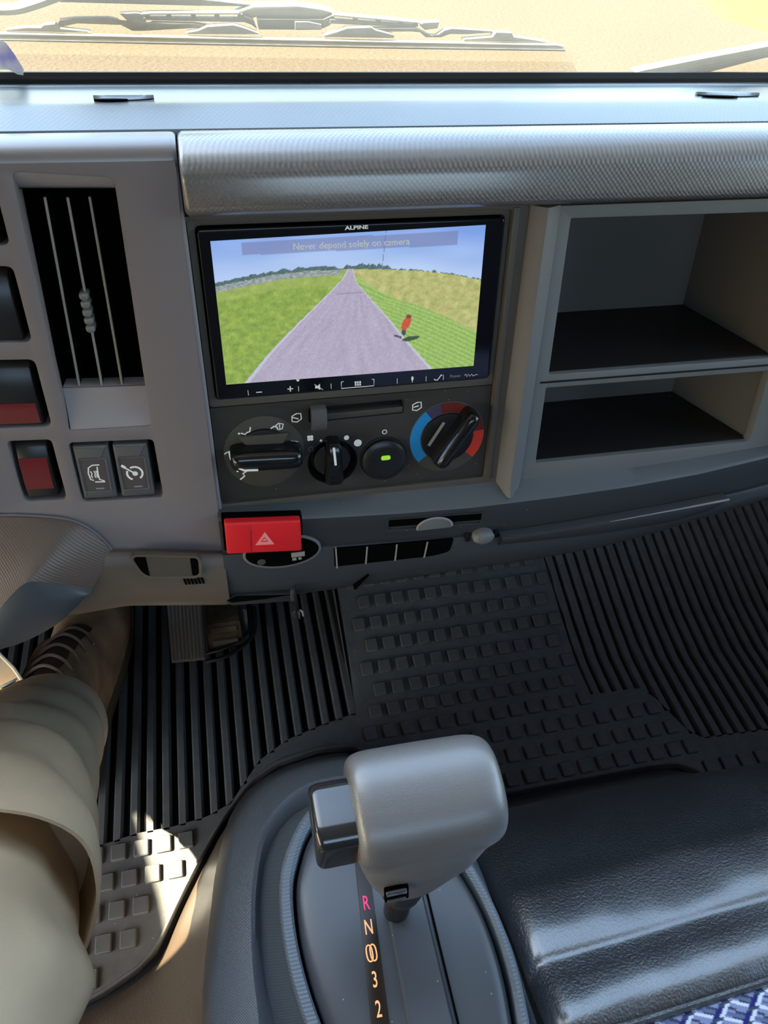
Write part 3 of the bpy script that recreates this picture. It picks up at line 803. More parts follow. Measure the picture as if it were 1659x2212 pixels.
# ================================================================== car stereo with the reversing picture
st = thing('car_stereo', 'glossy black double height car stereo showing a rear camera view of a path', 'car stereo', (0, -.051, -.01))
m = MB(); m.slab(rrect(-89.2, 89.2, -51.0, 51.0, 2.6), -12, 1.0, .8, 3); m.build('stereo_body', 'bezel', st)
LX0, LX1 = -82.6, 77.4
LTOP = lambda u: 44.8 + 2.9 * (u - LX0) / (LX1 - LX0)
LBOT = -41.2
def pic(u, v):
    """colours of the camera picture at dash millimetres (u, v)"""
    nz = noise.noise((u * .9, v * .9, 1.3)); n2 = noise.noise((u * .22, v * .35, 7.0)); n3 = noise.noise((u * 2.4, v * 2.4, 3.0))
    hor = lerp_tab([(-90, 18.0), (-83, 19.4), (-68, 21.8), (-49, 24.6), (-30, 25.8), (-8, 25.9), (14, 24.8), (37, 22.9), (58, 19.6), (80, 14.6)], u)
    if v > hor:
        t = min(1, (v - hor) / 26)
        c = Vector((178, 200, 236)) * (1 - t) + Vector((128, 162, 226)) * t
        c += Vector((14, 12, 6)) * noise.noise((u * .03, v * .1, 2))
        # tree line
        h = .6 + 2.2 * max(0, noise.noise((u * .25, 3, 0)) + .15) + (3.4 * max(0, 1 - ((u - 6) / 14) ** 2)) * (.6 + .4 * noise.noise((u * .8, 9, 0)))
        if u < -14: h = 1.4 + 1.6 * (noise.noise((u * .22, 5, 0)) + .5)
        if u > 24: h = max(0.0, 1.6 * noise.noise((u * .35, 11, 0)) + .5)
        if v < hor + h: c = Vector((84, 108, 110)) + Vector((20, 20, 14)) * nz
        if abs(u - (16.4 - (40 - v) * .1)) < .22 and v > hor: c = Vector((112, 126, 170))
    else:
        rl = lerp_tab([(-41, -68.4), (-40.3, -67.7), (-23.6, -53.6), (-7, -37), (9.1, -19.5), (19.6, -8.7), (25.5, -5)], v)
        rr = lerp_tab([(-41, 47), (-39.8, 46.1), (-20.4, 29.9), (-4.6, 17.7), (9.1, 6), (17.9, -1.1), (25.5, -3)], v)
        w = .8 + 2.2 * min(1, max(0, (20 - v) / 60))
        if u < rl - w:
            c = Vector((138, 164, 80)) + Vector((26, 22, 10)) * n2 + Vector((16, 16, 10)) * nz
            if v > hor - 3.4 and u < -10:
                b = noise.noise((u * .5, v * 1.1, 4))
                c = Vector((146, 156, 156)) + Vector((44, 40, 44)) * b
            elif v > hor - 9: c = c * .6 + Vector((168, 182, 110)) * .4
        elif u < rl: c = Vector((186, 190, 208)) + Vector((10, 10, 10)) * n3
        elif u < rr:
            c = Vector((172, 164, 186)) + Vector((12, 11, 12)) * nz + Vector((10, 9, 9)) * noise.noise((u * .5 * 22 / (26 - min(v, 22)), v * .06, 0))
            if 11.0 < v < 12.2 and abs(u + 4) < 9: c *= .9
        elif u < rr + w * .7: c = Vector((188, 194, 202)) + Vector((8, 8, 8)) * n3
        else:
            cb = lerp_tab([(-40, 115), (-18.1, 77.5), (-7, 56.6), (1.5, 38.2), (6.7, 23.3), (14.6, 8.8), (22, -2)], v)
            if u > cb: c = Vector((176, 178, 116)) + Vector((24, 18, 20)) * n2 + Vector((16, 14, 12)) * nz
            else:
                c = Vector((148, 180, 100)) + Vector((18, 16, 12)) * math.sin((u - cb) * 1.1 + v * .2) * .6 + Vector((18, 16, 12)) * nz
        # small figure in red beside the path and its shadow
        if ((u - 34) / 5.6) ** 2 + ((v + 19.4 - .12 * (u - 34)) / 1.5) ** 2 < 1: c = Vector((62, 88, 66))
        if ((u - 29.4) / 1.5) ** 2 + ((v + 14.6) / 2.6) ** 2 < 1: c = Vector((74, 74, 92))
        if -1.6 < (u - 24.8) < 3.4 and abs(v + 17.2 + .4 * (u - 24.8)) < .7: c = Vector((82, 78, 84))
        if ((u - 31.0 - (v + 9) * .35) / 2.7) ** 2 + ((v + 9.4) / 4.4) ** 2 < 1: c = Vector((196, 84, 66)) + Vector((20, 14, 10)) * n3
        if ((u - 32.2) / 1.6) ** 2 + ((v + 5.0) / 1.2) ** 2 < 1: c = Vector((120, 70, 60))
    if -65.6 < u < 60.8 and 36.6 + .004 * (u) < v < 43.3 + .014 * (u + 65): c = c * .45 + Vector((112, 118, 160)) * .55
    return [min(1, max(0, q / 255)) for q in c]
NX, NY = 300, 165
vs = []; cols = []
for j in range(NY + 1):
    for i in range(NX + 1):
        u = LX0 + (LX1 - LX0) * i / NX; v = LBOT + (LTOP(u) - LBOT) * j / NY
        vs.append((u * .001, v * .001 + .051, .00125 + .01))
        q = pic(u, v); cols.append(S(q[0] * 255, q[1] * 255, q[2] * 255))
fs = [(j * (NX + 1) + i, j * (NX + 1) + i + 1, (j + 1) * (NX + 1) + i + 1, (j + 1) * (NX + 1) + i) for j in range(NY) for i in range(NX)]
me = bpy.data.meshes.new('display'); me.from_pydata(vs, [], fs)
ca = me.color_attributes.new('print', 'FLOAT_COLOR', 'POINT')
ca.data.foreach_set('color', [x for q in cols for x in q])
me.materials.append(M['lcd'])
disp = bpy.data.objects.new('display', me); C.objects.link(disp); disp.parent = st
text('Never depend solely on camera', -3.0, 39.9, 1.5, 5.3, 'white', st, 'warning_text', rot=.004, bold=.05)
text('ALPINE', -.2, 48.9, 1.12, 2.9, 'white', st, 'maker_lettering', rot=.012, sx=1.45, bold=.1)
text('Power', 65.5, -47.5, 1.12, 3.0, 'dimprint', st, 'small_lettering', rot=.01)
m = MB()
Z = 1.06
for u in (-69.8, -35.6 - 2.6, -17.4, 26.0, 45.4, 57.2): m.stroke([(u, -46.0), (u + .1, -49.6)], .35, Z)
m.stroke([(-64.8, -48.0), (-61.2, -48.0)], .6, Z)
m.stroke([(-45.2, -47.4), (-41.6, -47.4)], .7, Z); m.stroke([(-43.4, -45.6), (-43.4, -49.2)], .7, Z)
m.flat([(-27.6, -46.8), (-25.9, -46.8), (-24.4, -45.4), (-24.4, -49.8), (-25.9, -48.5), (-27.6, -48.5)], Z + .1)
m.stroke([(-28, -45.6), (-22.6, -49.8)], .4, Z)
m.stroke([(-9.2, -45.2), (-10.7, -45.3), (-10.7, -49.9), (10.6, -49.8), (10.6, -45.2), (9.2, -45.1)], .55, Z)
for i in range(3):
    for j in range(2): m.flat(rrect(-2.0 + i * 1.5, -.9 + i * 1.5, -48.9 + j * 1.7, -47.5 + j * 1.7, .1), Z + .1)
m.flat(circle(36.2, -46.8, .85, 10, 1.5), Z + .1); m.stroke([(36.2, -48.0), (36.2, -49.6)], .5, Z)
m.stroke([(53.6, -49.4), (51.4, -49.0), (50.9, -48.4)], .6, Z); m.stroke([(53.2, -49.3), (54.6, -47.6), (55.4, -46.0)], .6, Z); m.stroke([(55.2, -46.2), (56.4, -46.0)], .8, Z)
m.stroke([(71.6, -47.6), (72.6, -46.6), (73.4, -48.6), (74.4, -46.8), (75.4, -48.4), (76.6, -47.0), (77.8, -48.4), (79.2, -47.6), (81.0, -47.8)], .35, Z)
m.build('button_symbols', 'white', st)
m = MB(); m.flat(circle(-38.3, -41.8, 1.0, 12), 1.2); m.build('status_dot', 'white', st)

# ================================================================== climate control panel
cl = thing('climate_control', 'charcoal heater control panel with three rotary knobs and a round button', 'climate control', (0, -.129, -.012))
slot = rquad([(-32.2, -74.0), (31.6, -72.8), (31.8, -62.8), (-32.0, -63.4)], 1.6, 4)
m = MB(); m.panel(rrect(-94.2, 92.6, -128.4, -57.6, 1.5), [slot, circle(-17.5, -104.8, 17.0, 40)], -1.6, -11, ch=.6, depth=-9); m.build('faceplate', 'hvac', cl)
m = MB(); m.slab(inset(slot, -.4), -10.5, -9.4); m.slab(circle(-17.5, -104.8, 17.4, 32), -10.5, -9.6); m.build('slot_back', 'black', cl)
m = MB(); m.slab(rquad([(-30, -73.4), (31.2, -72.4), (31.4, -68.2), (-30, -69.0)], .8, 3), -9.4, -2.2, .5); m.build('slider_rail', 'dial', cl)
m = MB(); m.loft([[(-31.0, v, n) for v, n in pr] if k == 0 else [(-21.2, v, n) for v, n in pr] for k, pr in enumerate([[(-61.4, -8), (-61.6, 4), (-63, 6), (-70, 6.6), (-77.4, 3.2), (-79.4, -.8), (-79.4, -8)]] * 2)])
m.build('slider_knob', 'switch', cl)
# left knob: air direction
def dial(cu, cv, r, n0=-2.0): 
    m = MB(); m.slab(circle(cu, cv, r, 56), n0 - 3, n0 + 1.0, .5); return m
dl_ = dial(-62.8, -92.4, 26.6); d1 = dl_.build('air_direction_dial', 'dial', cl)
m = MB(); m.slab(circle(-62.8, -86.6, 14.6, 40, 11.8), -2, 1.2, .5); m.build('dial_hub', 'black', d1)
m = MB(); m.loft([[(-46.4, -78.5, 1), (-79.5, -77.8, 1), (-74, -85.4, 1), (-50, -85.8, 1)], [(-47.4, -79.5, 2.4), (-78.5, -78.8, 2.4), (-73.6, -84.6, 2.4), (-50.6, -85.0, 2.4)]]); m.build('hub_shelf', 'stack', d1)
def paddle(cu, cv, L, W, H, ang, name, par, mat='gloss', taper=1.0):
    """raised finger grip lying across a dial"""
    m = MB(); rings = []
    for i in range(15):
        t = -1 + 2 * i / 14
        x = L * math.sin(t * math.pi / 2)
        w = W * (1 - abs(t) ** 4 * .55) * (1 + (taper - 1) * (t + 1) / 2)
        h = H * (1 - abs(t) ** 6 * .5)
        ring = []
        for k in range(11):
            a = math.pi * k / 10
            ca_, sa = math.cos(a), math.sin(a)
            ring.append((x, w * math.copysign(abs(ca_) ** .6, ca_), -1 + h * sa ** .6))
        rings.append(ring)
    m.loft(rings)
    m.xf(Matrix.Translation(Vector((cu, cv, 0)) * .001) @ Matrix.Rotation(ang, 4, 'Z'))
    return m.build(name, mat, par)
paddle(-62.0, -92.0, 23.5, 7.6, 17, math.radians(-3), 'finger_grip', d1)
m = MB(); m.tube([(-85.4, -87.2, 3.5), (-84.9, -89.4, 9.0), (-81.6, -93.2, 14.2), (-77.4, -94.8, 16.0), (-68.5, -95.4, 16.2)], .75, 6); m.build('pointer_line', 'white', d1)
# symbols of the air direction dial
m = MB(); Z = -.8
def man(u, v, kind, s=1.0):
    if kind == 0:
        m.flat(circle(u - 3.6 * s, v - 1.4 * s, .8 * s, 8), Z + .1); m.stroke([(u - 2.4 * s, v - 1.2 * s), (u + .4 * s, v - 2.4 * s), (u + 1.2 * s, v - 1.2 * s), (u + 3.4 * s, v - .6 * s), (u + 4.0 * s, v + 2.6 * s)], .9 * s, Z)
    elif kind == 1:
        m.stroke([(u - 4, v - 1), (u - 2, v + .4), (u, v - .2), (u + .4, v - 2)], 1.0, Z); m.stroke([(u - 1, v + .6), (u + 1.2, v + 2.4), (u + 4.2, v + 1.6), (u + 3.4, v - 1.8), (u + .6, v - 2.2)], .8, Z); m.stroke([(u + 1.8, v + 1.6), (u + 1.8, v - 1.4)], .7, Z)
    elif kind == 2:
        m.stroke([(u - 4.4, v + 1), (u - 1.6, v + 2.6), (u + 2.2, v + 1.8), (u + 4, v - 1.6)], .9, Z); m.stroke([(u - 2.8, v - 1.2), (u - 1, v), (u + .4, v - 1.4), (u + 2.4, v - .6)], .8, Z); m.stroke([(u - .6, v + 1.4), (u - .4, v - .8)], .7, Z)
    else:
        m.stroke([(u - 1.8, v + 4), (u + 1.2, v + 4.2), (u + 2.4, v + 2.0), (u - .2, v + .4), (u + .8, v - 1.6), (u - 2.4, v - 4)], 1.1, Z); m.flat(circle(u - 3.6, v + 2.6, .7, 8), Z + .1)
man(-74.4, -75.4, 0); man(-53.4, -74.2, 1); man(-42.8, -88.4, 2); man(-78.0, -107.4, 3); man(-84.8, -90.0, 1, 1)
m.build('dial_symbols', 'white', d1)
# fan speed knob sunk in a dished collar
m = MB(); N_ = 40; rings = []
for r, n in ((17.6, -1.4), (17.0, -1.2), (15.4, -3.4), (14.0, -7.5), (0.6, -8.0)):
    rings.append([(-17.5 + r * math.cos(2 * math.pi * i / N_), -104.8 + r * math.sin(2 * math.pi * i / N_), n) for i in range(N_)])
m.loft(rings, cap0=False); m.build('fan_collar', 'black', cl)
m = MB(); m.slab(circle(-17.5, -104.4, 12.6, 40), -9, -2.2, 1); fk = m.build('fan_knob', 'softblack', cl)
m = MB(); rings = []
for v, w, n in ((-84.8, 2.6, 3), (-85.6, 4.2, 8.5), (-90, 5.0, 11.6), (-100, 5.4, 12.4), (-110, 5.9, 11.6), (-117, 5.9, 9.4), (-119.4, 5.2, 4.5), (-119.6, 4.8, -3)):
    rings.append([(-17.6 - w, v, -4), (-17.6 - w, v, n - 2.6), (-17.6 - w * .62, v, n), (-17.6 + w * .62, v, n), (-17.6 + w, v, n - 2.6), (-17.6 + w, v, -4)])
m.loft(rings); m.build('fan_grip', 'gloss', fk)
m = MB(); m.stroke([(-18.4, -86.0), (-17.4, -99.6)], 1.6, 12.8); m.build('pointer_line', 'white', fk)
m = MB(); Z = -1.5
for q in ((-33.0, -84.2), (-30.6, -86.0)): pass
for a in range(4):
    t = math.radians(45 + 90 * a); m.flat(circle(-31.9 + 1.35 * math.cos(t), -85.2 + 1.35 * math.sin(t), 1.15, 10), Z + .1 + .005 * a)
m.flat(circle(-24.8, -87.8, .9, 12), Z + .1); m.flat(circle(-16.0, -86.0, 1.3, 14), Z + .1); m.flat(circle(-7.4, -87.4, 1.8, 16), Z + .1); m.flat(circle(0.3, -92.2, 2.7, 20), Z + .1)
m.stroke(circle(18.8, -85.6, 1.5, 14), .6, Z, closed=True)
m.stroke([(-38 + x, -69.4 + y) for x, y in ((-5.2, -2.4), (-5.2, 1.4), (-2.4, 3.0), (.6, 3.0), (.9, -1.0), (-2, -3.0))], .8, Z, closed=True); m.stroke([(-43, -68.8), (-39, -70.2)], .8, Z)
m.stroke([(43 + x, -68.6 + y) for x, y in ((-5.2, -2.4), (-5.2, 1.4), (-2.4, 3.0), (.6, 3.0), (.9, -1.0), (-2, -3.0))], .8, Z, closed=True); m.stroke([(38.5, -69), (42, -68.2)], .8, Z)
m.build('panel_symbols', 'white', cl)
m = MB(); m.stroke(circle(-31.8, -93.6, 1.6, 14), .35, Z, closed=True); m.build('off_mark', 'dimprint', cl)
# round air-conditioning button
m = MB(); m.slab(circle(18.2, -106, 16.8, 48), -8, -.8, .5); m.build('button_collar', 'black', cl)
m = MB(); m.dome(circle(18.2, -106, 15.4, 48), -6, 2.4, 2.4, 6, flat=.1); bt = m.build('round_button', 'softblack', cl)
m = MB(); m.flat(rrect(15.2, 21.8, -104.0, -100.4, 1.7, 6), 5.1); m.build('indicator_lamp', 'green', bt)
# temperature knob with coloured ring
dr = dial(63.4, -94.0, 27.4); d3 = dr.build('temperature_dial', 'dial', cl)
def arc_band(a0, a1, r0, r1, n, mat, name, par):
    m = MB(); k = 24
    A = [math.radians(a0 + (a1 - a0) * i / k) for i in range(k + 1)]
    m.grid([[(63.4 + r * math.cos(a), -94.0 + r * math.sin(a), n) for a in A] for r in (r0, r1)]); m.build(name, mat, par)
arc_band(222, 128, 19.2, 26.6, -.9, 'blue', 'cold_band', d3)
arc_band(128, 104, 19.2, 26.6, -.9, 'purple', 'cool_band', d3)
arc_band(104, 8, 19.2, 26.6, -.9, 'maroon', 'warm_band', d3)
arc_band(8, -42, 19.2, 26.6, -.9, 'redp', 'hot_band', d3)
m = MB(); m.slab(circle(63.4, -94, 18.6, 48), -3, .6, .8); m.build('dial_hub', 'black', d3)
paddle(67.5, -92.0, 23.0, 5.8, 15, math.radians(58), 'finger_grip', d3)
m = MB(); m.stroke([(53.6, -106.2), (55.4, -101.6), (61, -92), (66.4, -84.6)], 1.1, 12.6); m.build('pointer_line', 'silver', d3)
m = MB(); m.stroke([(49.0, -96.8), (53, -90), (59.0, -79.8)], 2.3, 3.5); m.build('hub_ridge', 'vane', d3)
m = MB(); m.stroke([(55.4, -110.6), (59.4, -109.8), (62.4, -106.8)], 1.5, 3.0); m.build('pointer_end', 'white', d3)

# ================================================================== hazard switch
hz = thing('hazard_switch', 'bright red hazard light switch with a pale triangle below the stereo', 'hazard switch', (-.069, -.16, .012))
hq = [(-94.6, -157.4), (-43.6, -162.2), (-43.4, -136.2), (-94.0, -131.8)]
m = MB(); m.slab(rquad([(-96.2, -158.6), (-42.2, -163.6), (-41.8, -135.4), (-95.6, -130.2)], 1.5), 8, 13.4); m.build('switch_well', 'void', hz)
m = MB(); m.slab(rquad(hq, 1.8), 10, 19.6, 1.4, 3); m.build('red_cap', 'red', hz)
m = MB(); m.slab(rquad([(-93.8, -156.4), (-78.4, -157.9), (-77.2, -134.6), (-93.2, -133.0)], 1.0), 19, 19.9, .4); m.build('raised_end', 'red', hz)
m = MB(); m.stroke([(-78.2, -158.4), (-77.0, -139.4)], .35, 20.0); m.build('cap_joint', 'maroon', hz)
m = MB(); m.panel([(-75.0, -152.2), (-62.4, -153.2), (-68.0, -142.2)], [[(-71.6, -150.0), (-66.2, -150.5), (-68.5, -146.0)]], 19.9, 19.6, ch=.01)
m.flat([(-70.4, -149.2), (-67.0, -149.6), (-68.5, -147.0)], 19.9); m.build('warning_triangle', 'redlight', hz)

# little dark tag and metal tips hanging under the hazard switch
kt = thing('hanging_tag', 'short dark cord with metal tips hanging below the hazard switch', 'tag', (-.05, -.196, .018))
m = MB(); m.tube([(-50.6, -196.5, 14.0), (-50.2, -202, 17.5), (-49.6, -210, 19), (-49.4, -217, 18)], 1.1, 6); m.build('cord', 'black', kt)
m = MB(); m.slab(rquad([(-53.8, -208.5), (-50.8, -208.8), (-50.6, -198), (-53.2, -197.6)], .8), 15, 17.6, .4); m.build('label_tab', 'dial', kt)
for u, mt, L in ((-52.4, 'dirt', 5), (-48.4, 'silver', 6.5), (-45.8, 'vane', 4.5)):
    m = MB(); m.tube([(u * .5 - 24.7, -217, 18), (u, -219.5, 18), (u + .4, -219.5 - L, 17.6)], [.7, .9, .6], 6); m.build('metal_tip', mt, kt)

# ================================================================== wipers outside the windscreen
def WX(px): return -.121 + 2.87e-4 * px + 3.75e-8 * px * px
def WP(p, dz=0.0):
    """survey of the wiper outline: returns (x, z) in metres on the outer face of the glass"""
    f = .857
    return (WX(p[0]) * f, .95 - (.95 - (.826 - .000277 * p[1] + 2e-6 * p[0])) * f + dz)
def glass_slab(poly, off, th, name, mat, parent, ch=.0006):
    m = MB(1); q = [WP(p) for p in poly]
    m.slab(q, 0, th, ch)
    for v in m.bm.verts:
        x, z, d = v.co; v.co = Vector((x, GY(z) + .006 + off + (th - d), z))
    return m.build(name, mat, parent)
wp = thing('windscreen_wiper', 'long haze-paled windscreen wiper lying level along the bottom of the windscreen', 'wiper', (.08, .53, .81), 'w')
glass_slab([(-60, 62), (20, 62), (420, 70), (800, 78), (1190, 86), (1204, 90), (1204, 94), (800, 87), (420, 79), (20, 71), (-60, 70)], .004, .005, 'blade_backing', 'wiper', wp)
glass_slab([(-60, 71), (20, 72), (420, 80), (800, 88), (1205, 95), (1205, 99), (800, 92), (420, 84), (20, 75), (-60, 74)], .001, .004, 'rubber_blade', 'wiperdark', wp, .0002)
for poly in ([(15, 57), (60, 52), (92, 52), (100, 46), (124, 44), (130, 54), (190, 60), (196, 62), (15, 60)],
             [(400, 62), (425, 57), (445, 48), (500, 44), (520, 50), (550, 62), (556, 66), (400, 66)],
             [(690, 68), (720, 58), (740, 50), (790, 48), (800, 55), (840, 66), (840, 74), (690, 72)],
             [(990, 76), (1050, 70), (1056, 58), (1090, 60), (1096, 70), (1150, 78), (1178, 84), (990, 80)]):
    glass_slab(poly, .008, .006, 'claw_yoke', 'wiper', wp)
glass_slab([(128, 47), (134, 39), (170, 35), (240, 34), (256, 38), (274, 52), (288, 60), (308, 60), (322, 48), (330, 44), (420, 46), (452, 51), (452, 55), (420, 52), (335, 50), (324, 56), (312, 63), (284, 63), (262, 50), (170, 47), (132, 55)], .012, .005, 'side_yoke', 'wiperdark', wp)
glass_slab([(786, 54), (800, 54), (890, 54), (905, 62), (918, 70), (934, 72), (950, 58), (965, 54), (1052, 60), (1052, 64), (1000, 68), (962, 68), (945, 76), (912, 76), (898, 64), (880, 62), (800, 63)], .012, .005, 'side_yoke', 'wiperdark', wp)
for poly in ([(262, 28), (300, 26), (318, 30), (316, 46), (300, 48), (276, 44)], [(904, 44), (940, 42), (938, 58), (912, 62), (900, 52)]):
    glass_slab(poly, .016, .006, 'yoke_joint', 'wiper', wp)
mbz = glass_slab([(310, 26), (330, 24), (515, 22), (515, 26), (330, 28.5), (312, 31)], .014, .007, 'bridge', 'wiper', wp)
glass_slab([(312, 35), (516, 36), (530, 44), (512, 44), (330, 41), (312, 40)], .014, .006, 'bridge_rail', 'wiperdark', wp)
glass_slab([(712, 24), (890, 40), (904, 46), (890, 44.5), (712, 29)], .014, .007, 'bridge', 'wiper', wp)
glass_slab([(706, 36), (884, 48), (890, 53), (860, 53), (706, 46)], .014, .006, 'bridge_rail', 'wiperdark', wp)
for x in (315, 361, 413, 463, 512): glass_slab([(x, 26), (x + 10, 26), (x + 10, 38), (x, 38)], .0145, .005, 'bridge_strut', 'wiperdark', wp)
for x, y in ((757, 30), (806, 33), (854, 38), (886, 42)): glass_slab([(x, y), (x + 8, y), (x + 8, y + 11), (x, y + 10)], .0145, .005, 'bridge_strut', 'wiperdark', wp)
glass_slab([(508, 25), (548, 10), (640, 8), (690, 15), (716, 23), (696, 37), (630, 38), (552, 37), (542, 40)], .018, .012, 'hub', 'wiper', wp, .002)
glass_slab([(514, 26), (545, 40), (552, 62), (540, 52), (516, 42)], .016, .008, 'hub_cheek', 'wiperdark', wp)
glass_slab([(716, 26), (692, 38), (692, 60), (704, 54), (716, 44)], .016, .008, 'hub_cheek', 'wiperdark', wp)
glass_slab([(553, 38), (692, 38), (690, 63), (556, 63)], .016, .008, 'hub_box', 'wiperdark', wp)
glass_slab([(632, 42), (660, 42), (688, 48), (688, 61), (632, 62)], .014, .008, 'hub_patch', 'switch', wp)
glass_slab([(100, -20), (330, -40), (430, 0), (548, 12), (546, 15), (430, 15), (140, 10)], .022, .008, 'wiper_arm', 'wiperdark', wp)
ho = thing('washer_hose', 'pale curved washer hose above the left end of the long wiper', 'hose', (-.1, .54, .83), 'w')
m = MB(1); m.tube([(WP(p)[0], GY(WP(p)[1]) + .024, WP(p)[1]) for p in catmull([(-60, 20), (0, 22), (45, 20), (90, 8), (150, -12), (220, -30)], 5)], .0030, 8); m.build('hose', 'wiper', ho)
w2 = thing('passenger_wiper', 'second wiper arm rising from the windscreen base at the far right', 'wiper', (.36, .53, .805), 'w')
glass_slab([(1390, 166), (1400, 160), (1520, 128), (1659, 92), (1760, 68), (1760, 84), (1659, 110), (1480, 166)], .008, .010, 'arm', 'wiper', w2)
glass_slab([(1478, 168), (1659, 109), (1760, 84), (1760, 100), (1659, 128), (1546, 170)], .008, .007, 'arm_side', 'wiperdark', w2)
stk = MB(1)  # thin translucent film, coloured blue to white by noise
stk.slab([WP(p) for p in ((-30, 60), (4, 60), (20, 68), (30, 92), (42, 128), (38, 140), (26, 138), (10, 128), (-30, 128))], 0, .0004)
for v in stk.bm.verts:
    x, z, d = v.co; v.co = Vector((x, GY(z) - .0012 - d - .008 * max(0, (.822 - z) / .02) ** 2, z))
tag(stk.build('film_patch', 'patch', None, 'w'), 'milky blue translucent film on the windscreen at the far left edge', 'patch')

# ================================================================== floor mat
NEAR = [(-.60, .22), (-.30, .232), (-.234, .237), (-.197, .247), (-.163, .262), (-.144, .277), (-.118, .325), (-.089, .373), (-.065, .408), (-.027, .45), (.011, .471), (.069, .481), (.113, .476), (.150, .445),
        (.188, .416), (.24, .392), (.297, .376), (.402, .376), (.504, .376), (.545, .372), (.57, .355), (.583, .334), (.648, .31), (.95, .26)]
ENDS = [(-.60, .40), (-.203, .406), (-.166, .412), (-.124, .412), (-.082, .417), (-.052, .429), (-.012, .479), (.027, .502), (.074, .515), (.124, .525)]
ENDR = [(.468, .494), (.545, .492), (.562, .470), (.580, .420), (.596, .402), (.703, .397), (.95, .385)]
near = lambda x: lerp_tab(NEAR, x)
def HZ(x, y):
    """the middle and right of the mat climb the toe board"""
    k = sstep(.124, .130, x)
    d = max(0, y - .53)
    return k * (.33 * (math.sqrt(d * d + .0016) - .04) if d > 0 else 0)
TOP = .009
fm = thing('floor_mat', 'black rubber floor mat with long ribs and rows of raised square studs', 'floor mat', (.1, .4, 0), 'w')
m = MB(1); rows = []
xs = [-.60 + 1.55 * i / 155 for i in range(156)]
for t in [0, .02] + [.06 + .94 * i / 24 for i in range(25)]:
    rows.append([(x, near(x) + (.95 - near(x)) * t, HZ(x, near(x) + (.95 - near(x)) * t) + (.0005 if t > 0 else -.003)) for x in xs])
m.grid(rows); m.build('mat_sheet', 'matlow', fm)
def top_zone(x0, x1, hi, step=.006):
    n = max(2, int((x1 - x0) / step)); X = [x0 + (x1 - x0) * i / n for i in range(n + 1)]
    m = MB(1); R = 30
    rows = [[(x, near(x), -.002) for x in X], [(x, near(x) + .0005, TOP - .001) for x in X]]
    rows += [[(x, near(x) + .0015 + (hi(x) - near(x) - .0015) * j / R, HZ(x, near(x) + (hi(x) - near(x)) * j / R) + TOP) for x in X] for j in range(R + 1)]
    rows += [[(x, hi(x) + .0008, HZ(x, hi(x)) - .0) for x in X]]
    m.grid(rows)
    return m
m = top_zone(-.60, .126, lambda x: lerp_tab(ENDS, x)); m.build('plain_zone', 'mat', fm)
m = top_zone(.126, .468, lambda x: .95); m.build('plain_zone', 'mat', fm)
m = MB(1); m.grid([[(.1262, y, -.001) for y in [.48 + .02 * i for i in range(24)]], [(.1262, y, HZ(.14, y) + TOP) for y in [.48 + .02 * i for i in range(24)]]]); m.build('zone_wall', 'mat', fm)
m = top_zone(.468, .95, lambda x: lerp_tab(ENDR, x)); m.build('plain_zone', 'mat', fm)
m = MB(1); m.tube([(x, near(x) + .002, TOP + .0004) for x in [-.30 + .0125 * i for i in range(75)]], .0022, 6); m.build('edge_bead', 'mat', fm)
def rib(x, w, y0, y1):
    m = MB(1); rings = []
    for i in range(9):
        y = y0 + (y1 - y0) * i / 8; h = HZ(x, y)
        rings.append([(x - w / 2 - .0012, y, h - .001), (x - w / 2, y, h + TOP - .002), (x - w / 2 + .0016, y, h + TOP), (x + w / 2 - .0016, y, h + TOP), (x + w / 2, y, h + TOP - .002), (x + w / 2 + .0012, y, h - .001)])
    m.loft(rings); return m.build('rib', 'mat', fm)
x = -.443
while x < .124:
    rib(x, .0102, lerp_tab(ENDS, x) - .002, .94); x += .0195
x = .4775
while x < .945:
    rib(x, .0122, lerp_tab(ENDR, x) - .002, .94); x += .0182
# studs: one shape, copied
m = MB(1); m.slab(rrect(-.0088, .0088, -.0098, .0098, .0022, 2), -.001, .0048, .0012, 1)
stud0 = m.build('stud', 'mat', fm)
me_stud = stud0.data
for v in me_stud.vertices: v.co += Vector(BASE['floor_mat'])
spots = []
for r in range(0, 24):
    y = .262 + .0325 * r
    for c in range(-6, 44):
        x = -.239 + .0262 * c + (.0131 if r % 2 else 0)
        lo = max(near(x - .011), near(x + .011), near(x)) + .013
        if y < lo + .0: continue
        if x < .108:
            if x < -.24 or y > min(lerp_tab(ENDS, x - .01), lerp_tab(ENDS, x + .01)) - .010: continue
        elif x < .145:
            if y > .515: continue
        elif x < .458:
            if y > .84: continue
        else:
            if y > min(lerp_tab(ENDR, x - .01), lerp_tab(ENDR, x + .01)) - .011: continue
        if x > .80: continue
        spots.append((x, y))
print('studs', len(spots))
for i, (x, y) in enumerate(spots):
    o = stud0 if i == 0 else stud0.copy()
    if i: C.objects.link(o)
    o.parent = fm
    sl = math.atan((HZ(x, y + .005) - HZ(x, y - .005)) / .01)
    o.location = Vector((x, y, HZ(x, y) + TOP)) - Vector(BASE['floor_mat'])
    o.rotation_euler = (sl, 0, 0)

